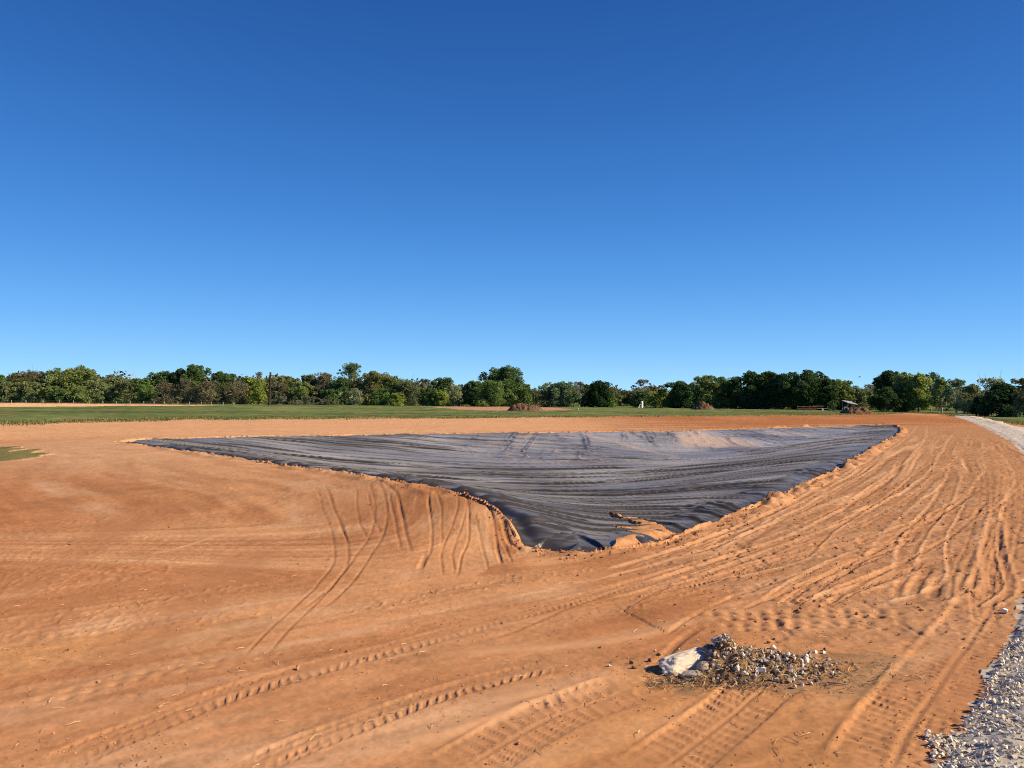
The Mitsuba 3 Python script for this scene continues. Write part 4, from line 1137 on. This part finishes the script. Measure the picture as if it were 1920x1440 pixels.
put_stone(k, boulder(12, 0.15, 0.11, 0.09, amp=0.16), 1.645, 6.09, float(top_z(1.645, 6.09)[0]) + 0.02, rz=0.3, col=(0.60, 0.56, 0.49), blot=0.45, seed=5)
x, y, w, h = ROCKS[5]
k = thing('stone', 'dark earth-caked lump on the left shoulder of the debris heap', 'stone')
put_stone(k, boulder(14, 0.13, 0.11, 0.11), 1.56, 6.02, float(top_z(1.56, 6.02)[0]) + 0.01, col=(0.24, 0.19, 0.15), blot=0.6, seed=6)
STONE_LABELS = {0: 'white stone standing highest on the back edge, right of the debris heap crown', 1: 'slanting white stone on the back slope, just left of the highest back stone', 2: 'chunky white stone in the middle of the heap, below the slanting one',
                3: 'flat elongated white stone in the middle of the back slope', 4: 'white stone right of the flat elongated one on the debris heap', 5: 'white stone standing just behind the largest stone of the right end',
                6: 'largest pale stone at the right end of the debris heap', 7: 'small white stone second from the right along the back edge of the heap', 8: 'rightmost small white stone on the back edge of the debris heap',
                9: 'tall narrow white stone at the near left foot of the debris heap', 12: 'largest white stone at the near foot of the debris heap', 13: 'small white stone touching the largest one at the near foot of the heap',
                20: 'tiny pale stone in front of the dark slab at the left foot of the heap'}
for i, (x, y, w, h) in enumerate(ROCKS[6:]):
    zt = float(top_z(x, y)[0])
    k = thing('stone', STONE_LABELS.get(i, 'small white stone among the straw and chips of the debris heap'), 'stone', GR)
    put_stone(k, boulder(40 + i, max(w, 0.03) * 1.3, max(w, 0.03) * 1.0, max(h, 0.028) * 1.2, sub=2, cuts=12, amp=0.15), x, y, zt + 0.3 * h, rz=i * 1.3, tilt=0.4 * math.sin(i * 2.1), col=(0.76, 0.74, 0.69), blot=0.15, seed=10 + i)
k = thing('stone', 'single white stone lying on the wheel tracks beside the gravel road', 'stone')
put_stone(k, boulder(77, 0.075, 0.06, 0.05, sub=3), 4.93, 7.69, float(ground_z(4.93, 7.69)[0]) + 0.02, col=(0.78, 0.76, 0.72), blot=0.05, seed=60)
k = thing('stick', 'short pale bare stick lying on the grey straw patch right of the debris heap', 'stick')
v, f = tube([[2.33, 5.68, 0.012], [2.40, 5.655, 0.018], [2.47, 5.64, 0.012]], [0.007, 0.008, 0.005], 6)
v[:, 2] += float(ground_z(2.4, 5.66)[0])
scene[k] = ply((v, f), 'weathered_wood', smooth=True)


# ---------------------------------------------------------------- grass tufts: ragged edge of the field
def blades(rng, bx, by, bz, hgt, wid, cols):
    n = len(bx)
    az, lean = rng.uniform(0, 2 * np.pi, n), rng.uniform(0.1, 0.7, n)
    s_ = np.stack([np.cos(az), np.sin(az), 0 * az], 1) * wid[:, None]
    b = np.stack([bx, by, bz], 1)
    az2 = rng.uniform(0, 2 * np.pi, n)
    t = b + np.stack([np.cos(az2) * lean * hgt, np.sin(az2) * lean * hgt, hgt], 1)
    v = np.stack([b - s_, b + s_, t], 1).reshape(-1, 3)
    return v, np.arange(3 * n).reshape(-1, 3), np.repeat(cols, 3, 0)


E = smooth_poly(GRASS, 30, closed=False)
n = 26000
ii = rng.integers(0, len(E), n)
clump = n2(np.arange(len(E)) * 0.13, np.zeros(len(E)), 7)
off = np.abs(rng.normal(0, 2.2, n)) * rng.choice([1, 1, 1, -0.35], n)
bx = E[ii, 0] * (1 + off / 60) + rng.normal(0, 0.6, n)
by = E[ii, 1] * (1 + off / 60) + rng.normal(0, 0.6, n)
m = (n2(bx / 2.2, by / 2.2, 301) > -0.35) & ~inside(ROAD, bx - 0.3, by) & (np.hypot(bx, by) < 160)
bx, by = bx[m], by[m]
lx2, ly2 = rng.uniform(-24, -13, 5000), rng.uniform(20, 33, 5000)
m = inside(LGRASS, lx2 + 0.6 * n2(lx2 * 1.3, ly2 * 1.3, 89), ly2 + 0.9 * n2(lx2 * 1.5, ly2 * 1.5, 90))
bx, by = np.concatenate([bx, lx2[m]]), np.concatenate([by, ly2[m]])
bz = np.where(np.hypot(bx, by) < 78, ground_z(bx, by), 0.03)
straw_ = rng.uniform(0, 1, len(bx))[:, None] < 0.40
cols = np.where(straw_, [[0.40, 0.32, 0.16]], [[0.10, 0.145, 0.045]]) * rng.uniform(0.6, 1.25, len(bx))[:, None]
v, f, c = blades(rng, bx, by, bz - 0.02, np.where(np.hypot(bx, by) < 42, 0.35, 1.0) * rng.uniform(0.05, 0.18, len(bx)), np.where(np.hypot(bx, by) < 42, 0.5, 1.0) * rng.uniform(0.02, 0.05, len(bx)), cols)
scene['grass_tufts'] = ply((v, f), 'leaf', color=c)
labels['grass_tufts'] = {'label': 'ragged green and straw-coloured grass tufts along the edges of the field', 'category': 'grass', 'kind': 'stuff'}

# ---------------------------------------------------------------- trees
LEAF = {'dark': (0.096, 0.172, 0.067), 'dark2': (0.068, 0.129, 0.050), 'cedar': (0.036, 0.080, 0.035), 'green': (0.152, 0.259, 0.083), 'olive': (0.195, 0.269, 0.097), 'yellow': (0.263, 0.342, 0.085),
        'brown': (0.191, 0.245, 0.117), 'rust': (0.216, 0.245, 0.106), 'grey': (0.185, 0.188, 0.119), 'sage': (0.162, 0.242, 0.133), 'pale': (0.282, 0.339, 0.205), 'purple': (0.176, 0.199, 0.139)}
scene['bark'] = {'type': 'twosided', 'bsdf': {'type': 'diffuse', 'reflectance': {'type': 'rgb', 'value': [0.17, 0.14, 0.115]}}}
scene['pale_bark'] = {'type': 'twosided', 'bsdf': {'type': 'diffuse', 'reflectance': {'type': 'rgb', 'value': [0.34, 0.31, 0.27]}}}


def leaves(rng, cen, rad, counts, size, col, jitter, hue):
    """leaf sprays: rhombs scattered in clumps; a clump has its own tone"""
    which = np.repeat(np.arange(len(cen)), counts)
    n = len(which)
    p = rng.normal(size=(n, 3))
    p /= np.linalg.norm(p, axis=1, keepdims=True)
    p = cen[which] + p * (rad[which] * rng.uniform(0.25, 1.0, n) ** 0.6)[:, None] * [1, 1, 0.8]
    a = rng.normal(size=(n, 3))
    a[:, 2] *= 0.6
    a /= np.linalg.norm(a, axis=1, keepdims=True)
    b = np.cross(a, rng.normal(size=(n, 3)))
    b /= np.linalg.norm(b, axis=1, keepdims=True)
    sz = size * rng.uniform(0.55, 1.35, n)[:, None]
    v = np.stack([p - a * sz, p - b * sz * 0.55, p + a * sz, p + b * sz * 0.55], 1).reshape(-1, 3)
    k = np.arange(n)[:, None] * 4
    f = np.vstack([k + [0, 1, 2], k + [0, 2, 3]])
    tone = (rng.uniform(1 - jitter, 1 + jitter, len(cen)))[which] * rng.uniform(0.75, 1.25, n)
    shift = rng.normal(0, hue, len(cen))[which]
    c = np.asarray(col)[None] * tone[:, None] * np.stack([1 + shift, 1 + 0 * shift, 1 - 0.5 * shift], 1)
    return v, f, np.repeat(np.clip(c, 0.008, 0.5), 4, 0)


def twig_set(rng, start, direction, length, rad, depth, out, spread=0.5):
    n = 4
    pts = [np.array(start, float)]
    dv = np.array(direction, float)
    for _ in range(n):
        dv = dv + rng.normal(0, 0.13, 3) + [0, 0, 0.04]
        dv /= np.linalg.norm(dv)
        pts.append(pts[-1] + dv * length / n)
    out.append(tube(pts, np.linspace(rad, rad * 0.5, n + 1), 4 if depth < 2 else 3, cap=False))
    if depth < 3:
        for k in range(rng.integers(3, 5)):
            at = pts[rng.integers(2, n + 1)]
            nd = dv + rng.normal(0, spread, 3)
            nd[2] = abs(nd[2]) * 0.8 + 0.1
            nd /= np.linalg.norm(nd)
            twig_set(rng, at, nd, length * rng.uniform(0.5, 0.8), rad * 0.52, depth + 1, out, spread)


tree_group = 'trees and scrub along the far edge of the field'
for i, (name, lab, kd, tx, ty, tw, th, tone) in enumerate(TREES):
    rng = np.random.default_rng(1000 + i)
    key = thing(name, lab, {'shrub': 'shrub', 'bare_tree': 'bare tree'}.get(name, 'tree'), tree_group)
    dp_ = tw * (0.85 if kd != 'low' else 0.6)
    gz0 = 0.0
    col = LEAF[tone]
    limbs = []
    if kd == 'bare':
        twig_set(rng, (tx, ty, gz0), (0, 0, 1), th * 0.55, 0.16, 0, limbs, 0.6)
        for _ in range(3):
            twig_set(rng, (tx + rng.normal(0, 0.1), ty, th * rng.uniform(0.3, 0.5)), (rng.normal(0, 0.5), rng.normal(0, 0.4), 0.9), th * 0.42, 0.10, 1, limbs, 0.6)
        v, f = join(limbs)
        v[:, 2] *= th / v[:, 2].max()
        v[:, 0] = tx + (v[:, 0] - tx) * min(1.6, tw / (2 * np.abs(v[:, 0] - tx).max()))
        scene[key + '__trunk'] = ply((v, f), 'pale_bark')
        continue
    tw *= {'oak': 1.22, 'brush': 1.25, 'twiggy': 1.3, 'low': 1.2, 'sparse': 1.1}.get(kd, 1.08)
    shape = {'oak': (40, 0.06, 0.17), 'cedar': (40, 0.03, 0.18), 'brush': (36, 0.02, 0.18), 'twiggy': (30, 0.02, 0.17), 'sparse': (34, 0.22, 0.12), 'poplar': (36, 0.16, 0.14), 'low': (20, 0.02, 0.2)}[kd]
    ncl, lowk, rk_ = shape
    ncl = int(ncl * np.clip(tw * th / 45, 0.7, 1.9))
    z0 = th * lowk
    # clump centres: a dome over a skirt, more of them near the surface
    ph = rng.uniform(0, 2 * np.pi, ncl)
    t = rng.uniform(0, 1, ncl)
    prof = {'oak': lambda t: np.sin(np.pi * np.clip(0.24 + 0.72 * t, 0, 1)) ** 0.6, 'cedar': lambda t: np.sqrt(np.clip(1 - (t * 0.98) ** 3.0, 0, 1)), 'brush': lambda t: np.sqrt(np.clip(1 - (t * 0.97) ** 2.4, 0, 1)),
            'twiggy': lambda t: np.sqrt(np.clip(1 - (t * 0.96) ** 2.2, 0, 1)), 'sparse': lambda t: np.sin(np.pi * np.clip(0.2 + 0.7 * t, 0, 1)) ** 0.8, 'poplar': lambda t: np.sin(np.pi * np.clip(0.22 + 0.72 * t, 0, 1)) ** 0.8,
            'low': lambda t: np.sqrt(np.clip(1 - (t * 0.95) ** 2, 0, 1))}[kd](t)
    cr = rk_ * min(tw, th * 1.3) * rng.uniform(0.65, 1.3, ncl)
    rr_ = np.sqrt(rng.uniform(0.12, 1, ncl)) * np.maximum(tw / 2 * prof - cr * 0.75, 0.05) * rng.uniform(0.85, 1.12, ncl)
    cen = np.stack([tx + rr_ * np.cos(ph), ty + rr_ * np.sin(ph) * dp_ / tw, z0 + t * np.maximum(th - z0 - cr * 0.7, 0.2)], 1)
    cen[:, 2] = np.maximum(cen[:, 2], cr * 0.5)
    # tops: two clumps that reach the tree's height
    for q in range(min(3, ncl)):
        cen[q] = [tx + rng.normal(0, tw * 0.13), ty, th - cr[q] * 0.95]
    if kd != 'cedar':                                            # sprays that stick out of the outline
        ne = max(6, ncl // 3)
        e = rng.normal(size=(ne, 3)) * [1, 0.6, 0.9]
        e[:, 2] = np.abs(e[:, 2])
        e /= np.linalg.norm(e, axis=1, keepdims=True)
        ex = np.stack([tx + e[:, 0] * tw * 0.52, ty + e[:, 1] * dp_ * 0.5, th * 0.42 + e[:, 2] * th * 0.56], 1)
        cen, cr = np.vstack([cen, ex]), np.concatenate([cr, cr.mean() * rng.uniform(0.28, 0.6, ne)])
    dens = {'oak': 1.0, 'cedar': 1.25, 'brush': 0.95, 'twiggy': 0.55, 'sparse': 0.6, 'poplar': 0.75, 'low': 0.9}[kd]
    size = {'oak': 0.22, 'cedar': 0.21, 'brush': 0.19, 'twiggy': 0.16, 'sparse': 0.18, 'poplar': 0.19, 'low': 0.15}[kd]
    cnt = np.clip((dens * 190 * (cr / 1.2) ** 2 * (0.25 / size) ** 1.2).astype(int), 36, 400)
    v, f, c = leaves(rng, cen, cr, cnt, size, col, 0.26, 0.05)
    v[:, 2] = np.maximum(v[:, 2], 0.03)
    scene[key + '__crown'] = ply((v, f), 'leaf', color=c)
    bark = 'pale_bark' if kd in ('twiggy', 'sparse', 'poplar') else 'bark'
    tr = 0.055 * tw if kd in ('oak', 'sparse', 'poplar') else 0.02 * tw
    hub = np.array([tx + rng.normal(0, 0.1), ty, max(z0 * 0.9, th * 0.18)])
    limbs.append(tube([[tx, ty, -0.1], (np.array([tx, ty, 0]) + hub) / 2 + [rng.normal(0, 0.08), 0, 0], hub, hub + [rng.normal(0, 0.2), 0, th * 0.25]], [tr * 0.62, tr * 0.45, tr * 0.38, tr * 0.22], 6, cap=False))
    for q in rng.permutation(ncl)[: {'twiggy': 16, 'sparse': 22, 'poplar': 16}.get(kd, 10)]:
        md = (hub + cen[q]) / 2 + [0, 0, -0.05 * th] + rng.normal(0, 0.15, 3)
        tip = cen[q] + (cen[q] - hub) * 0.05 + rng.normal(0, 0.15, 3)
        limbs.append(tube([hub, md, tip], [tr * 0.3, tr * 0.2, 0.03], 4, cap=False))
        if kd in ('twiggy', 'sparse'):
            for _ in range(3):
                e = cen[q] + rng.normal(0, 1, 3) * cr[q] * 0.75 + [0, 0, cr[q] * 0.3]
                limbs.append(tube([md * 0.4 + cen[q] * 0.6, e], [0.05, 0.02], 3, cap=False))
    v, f = join(limbs)
    v[:, 2] = np.maximum(v[:, 2], -0.1)
    scene[key + '__' + ('stems' if name == 'shrub' else 'trunk')] = ply((v, f), bark)

# the wood beyond, one far-off mass that closes the gaps
rng = np.random.default_rng(77)
n = 1300
az = np.radians(rng.uniform(-46, 46, n))
rd = np.where(az < 0.25, rng.uniform(222, 250, n), rng.uniform(196, 225, n))
rad = rng.uniform(1.5, 3.0, n)
cen = np.stack([rd * np.sin(az), rd * np.cos(az), rng.uniform(0.5, 1.0, n) * np.where(az < 0.02, 5.6, 4.2) * (1 + 0.25 * n2(az * 40, az * 0, 3))], 1)
v, f, c = leaves(rng, cen, rad, np.full(n, 60), 0.5, (0.105, 0.112, 0.056), 0.25, 0.06)
v[:, 2] = np.maximum(v[:, 2], 0.0)
scene['far_wood'] = ply((v, f), 'leaf', color=c)
labels['far_wood'] = {'label': 'far-off brownish wood closing the gaps behind the treeline', 'category': 'wood', 'kind': 'stuff'}


# ---------------------------------------------------------------- earth mounds on the grass
def mound(key, x, y, w, h, seed, skew, c0=(0.135, 0.088, 0.062)):
    r = np.random.default_rng(seed)
    gx, gy = np.meshgrid(np.linspace(-0.62, 0.62, 110), np.linspace(-0.5, 0.5, 70))
    rr2 = np.sqrt((gx / 0.5) ** 2 + (gy / 0.42) ** 2)
    prof = np.clip(1 - rr2, 0, 1)
    prof = ss(0, 0.85, prof) ** 0.45 * (1 - 0.45 * ss(-0.1, 0.5, gx * skew)) * (0.88 + 0.14 * np.sin(gx * 9 + seed) + 0.10 * n2(gx * 9, gy * 9, seed))
    lump = fb(gx * 14, gy * 14, 3, seed + 1) * 0.20 + np.abs(n2(gx * 26, gy * 26, seed + 2)) * 0.14
    z = (prof * (1 + lump) + lump * 0.5 * ss(0, 0.3, prof)) * h * 0.80 - 0.03
    v = np.stack([(x + gx * w).ravel(), (y + h * 1.2 + gy * w * 0.9).ravel(), z.ravel()], 1)
    a1, a2 = grid_faces(*gx.shape, False)
    f = np.vstack([a1, a2])
    f = f[(z.ravel()[f] > -0.028).any(1)]
    cc = np.asarray(c0)[None] * (1 + 0.35 * fb(gx.ravel() * 12, gy.ravel() * 12, 3, seed + 3))[:, None]
    k = ss(0.1, 0.7, n2(gx.ravel() * 7, gy.ravel() * 7, seed + 5))[:, None] * 0.5
    cc = cc * (1 - k) + np.array([[0.24, 0.14, 0.088]]) * k
    v, f, cc = pick(v, f, np.clip(cc, 0.02, 0.6))
    scene[key + '__earth'] = ply((v, f), 'soil', smooth=20 if False else True, color=cc)
    m = 260
    q = r.uniform(-0.5, 0.5, (m, 2)) * [w, w * 0.8]
    d_, i_ = cKDTree(v[:, :2]).query(q + [x, y + h * 1.2])
    sz = r.uniform(0.05, 0.22, m) ** 1.0
    pp = v[i_] + [0, 0, 0.02]
    v2, f2, c2 = scatter(r, SMALL, pp, sz, tint((0.17, 0.11, 0.075), r.uniform(0.5, 1.4, m)))
    scene[key + '__clods'] = ply((v2, f2), 'soil', color=c2)
    labels[key + '__clods'] = {'label': 'broken clods on the mound', 'kind': 'stuff'}


for i, ((x, y, w, h), lab, sk) in enumerate(zip(MOUNDS, ('largest brown earth mound with two humps, on the pinkish strip near the centre', 'small rounded brown earth mound on the grass in front of the dark trees', 'long low brown earth mound in front of the shed'), (0.6, 0.2, 1.0))):
    k = thing('earth_mound', lab, 'earth mound', 'earth mounds on the grass')
    mound(k, x, y, w, h, 400 + 10 * i, sk)

# ---------------------------------------------------------------- poles, fence, tank, shed
k = thing('utility_pole', 'plain dark wooden pole standing before the scrub at the left', 'pole')
scene[k] = ply(tube([[-52.0, 165, -0.1], [-51.95, 165, 3], [-51.86, 165, 7.1], [-51.86, 165, 7.16]], [0.26, 0.23, 0.20, 0.13], 12), 'dark_wood', smooth=40)
for (mx, my, mz, r0), lab in zip(((-150.8, 600, 24.0, 0.26), (-262.0, 700, 28.0, 0.15), (-88, 650, 19.5, 0.15)), ('grey distant mast rising behind the greyish open tree', 'faint thin distant mast above the dark oaks left of the utility pole', 'faint thin distant mast above the thicket left of the big central oak')):
    k = thing('radio_mast', lab, 'mast', 'distant masts above the trees')
    scene[k + '__tower'] = ply(tube([[mx, my, 0], [mx, my, mz * 0.86]], [r0 * 1.15, r0], 8), 'pale_steel')
    scene[k + '__antenna'] = ply(tube([[mx, my, mz * 0.86], [mx, my, mz]], [r0 * 0.7, r0 * 0.4], 6), 'pale_steel')
k = thing('wire_fence', 'low wire fence with pale posts along the tan strip at the far left', 'fence')
ps = [(p[0], p[1]) for p in POSTS]
ps = [(2 * ps[0][0] - ps[1][0] - (j + 1) * 3.2 + 3.2, 158.0) for j in (3, 2, 1)] + ps
for (x, y) in ps:
    part(k + '__post', join([tube([[x, y, -0.05], [x, y, 0.70], [x, y, 0.76]], [0.075, 0.065, 0.03], 6)]), 'weathered_wood')
for hz_ in (0.25, 0.45, 0.66):
    part(k + '__wire', tube([[x, y - 0.08, hz_ + 0.01 * (j % 2)] for j, (x, y) in enumerate(ps)], 0.005, 3), 'galvanised')

k = thing('water_tank', 'white upright cylindrical tank in front of the grey-topped tree', 'water tank')
prof = [(0, 1.58), (0.12, 1.57), (0.22, 1.52), (0.28, 1.42), (0.29, 1.3), (0.29, 0.12), (0.26, 0.04), (0.0, 0.03)]
m = trimesh.creation.revolve(np.array(prof[::-1]), sections=24)
v = np.array(m.vertices)
scene[k + '__body'] = ply((v + [30.43, 180, 0.03], np.array(m.faces)), 'white_paint', smooth=40)
scene[k + '__pipe'] = ply(tube([[29.85, 179.8, 0], [29.85, 179.8, 0.72], [29.9, 179.8, 0.84], [30.2, 179.9, 0.86]], 0.07, 8), 'white_paint', smooth=40)
scene[k + '__pipe_001'] = ply(tube([[29.5, 179.8, 0], [29.5, 179.8, 0.36]], 0.06, 8), 'white_paint', smooth=40)
scene[k + '__base'] = ply(box(30.2, 180, 0.03, 1.5, 1.1, 0.08), 'galvanised')
k = thing('marker_stake', 'short white marker stake on the grass right of the largest earth mound', 'stake')
scene[k] = ply(join([box(12.17, 140, 0.14, 0.12, 0.05, 0.36), tube([[12.17, 140, 0.32], [12.17, 140, 0.40]], [0.06, 0.01], 4)]), 'white_paint')

k = thing('shed', 'small open shed with pale metal roof behind the rightmost earth mound', 'shed')
x0, y0 = 65.0, 150.0
sh = 0.66
rv = np.array([[x0, y0 - 1.2, 1.72], [x0 + 3.2 * sh, y0 - 1.2, 1.36], [x0 + 3.4 * sh, y0 + 2.4, 2.0], [x0 + 0.5 * sh, y0 + 2.4, 2.25]])
rv = np.vstack([rv, rv - [0, 0, 0.07]])
scene[k + '__roof'] = ply((rv, np.array([[0, 1, 2], [0, 2, 3], [4, 6, 5], [4, 7, 6], [0, 4, 5], [0, 5, 1], [1, 5, 6], [1, 6, 2], [2, 6, 7], [2, 7, 3], [3, 7, 4], [3, 4, 0]])), 'galvanised')
for (px, py, pz) in ((x0 + 0.12 * sh, y0 - 1.0, 1.62), (x0 + 1.6 * sh, y0 - 1.0, 1.46), (x0 + 3.05 * sh, y0 - 1.0, 1.3), (x0 + 0.6 * sh, y0 + 2.2, 2.1), (x0 + 3.3 * sh, y0 + 2.2, 1.9)):
    part(k + '__post', tube([[px, py, -0.05], [px, py, pz]], 0.06, 6), 'weathered_wood')
scene[k + '__back_wall'] = ply(box(x0 + 1.95 * sh, y0 + 2.25, 0.95, 2.8 * sh, 0.06, 1.7), 'dark_inside')
scene[k + '__rail'] = ply(box(x0 + 1.55 * sh, y0 - 1.0, 0.62, 3.0 * sh, 0.06, 0.10), 'galvanised')
scene[k + '__side_panel'] = ply(box(x0 - 0.25, y0 - 0.9, 0.48, 0.62, 0.08, 1.0), 'white_paint')
k = thing('rail_pen', 'low wooden rail pen under the broadest dark oak, left of the shed', 'rail fence')
for (xa, xb, hh, bs) in ((56.6, 60.4, 0.45, 'red_wood'), (56.6, 60.4, 0.85, 'red_wood'), (59.6, 61.9, 1.0, 'red_wood'), (60.5, 64.0, 0.55, 'weathered_wood'), (58.0, 60.4, 0.22, 'red_wood')):
    part(k + '__rail', box((xa + xb) / 2, 152.5, hh, xb - xa, 0.06, 0.15), bs)
for px in (56.7, 57.9, 59.1, 60.35, 61.5, 62.7, 63.9):
    part(k + '__post', box(px, 152.65, 0.5, 0.14, 0.14, 1.1), 'red_wood')
scene[k + '__white_board'] = ply(box(61.6, 152.4, 0.3, 0.3, 0.05, 0.45), 'white_paint')

k = thing('bird', 'tiny dark bird in flight in the sky above the gap in the right treeline', 'bird')
bm = trimesh.creation.icosphere(subdivisions=2)
bv = np.array(bm.vertices) * [0.13, 0.045, 0.045]
bv[:, 1:] *= (1 - 0.5 * np.clip(-bv[:, :1] / 0.13, 0, 1))
wing = lambda s: (np.array([[0.05, 0, 0.02], [-0.05, 0, 0.02], [-0.05, s * 0.13, 0.07], [0.03, s * 0.12, 0.075], [-0.03, s * 0.24, 0.05], [0.05, 0, 0.008], [-0.05, 0, 0.008], [-0.05, s * 0.13, 0.062]]), np.array([[0, 1, 2], [0, 2, 3], [3, 2, 4], [5, 7, 6], [5, 3, 7], [3, 4, 7]]))
tail = (np.array([[-0.09, 0.015, 0], [-0.09, -0.015, 0], [-0.2, 0.035, 0.0], [-0.2, -0.035, 0.0], [-0.14, 0, 0.012]]), np.array([[0, 1, 4], [1, 3, 4], [3, 2, 4], [2, 0, 4], [0, 2, 3], [0, 3, 1]]))
for nm, (v, f) in (('body', (bv, np.array(bm.faces))), ('wing', wing(1)), ('wing_001', wing(-1)), ('tail', tail)):
    scene[f'{k}__{nm}'] = ply((v + [40.7, 90, 4.9], f), {'type': 'twosided', 'bsdf': P((0.02, 0.02, 0.025))})
del scene['black_feather']
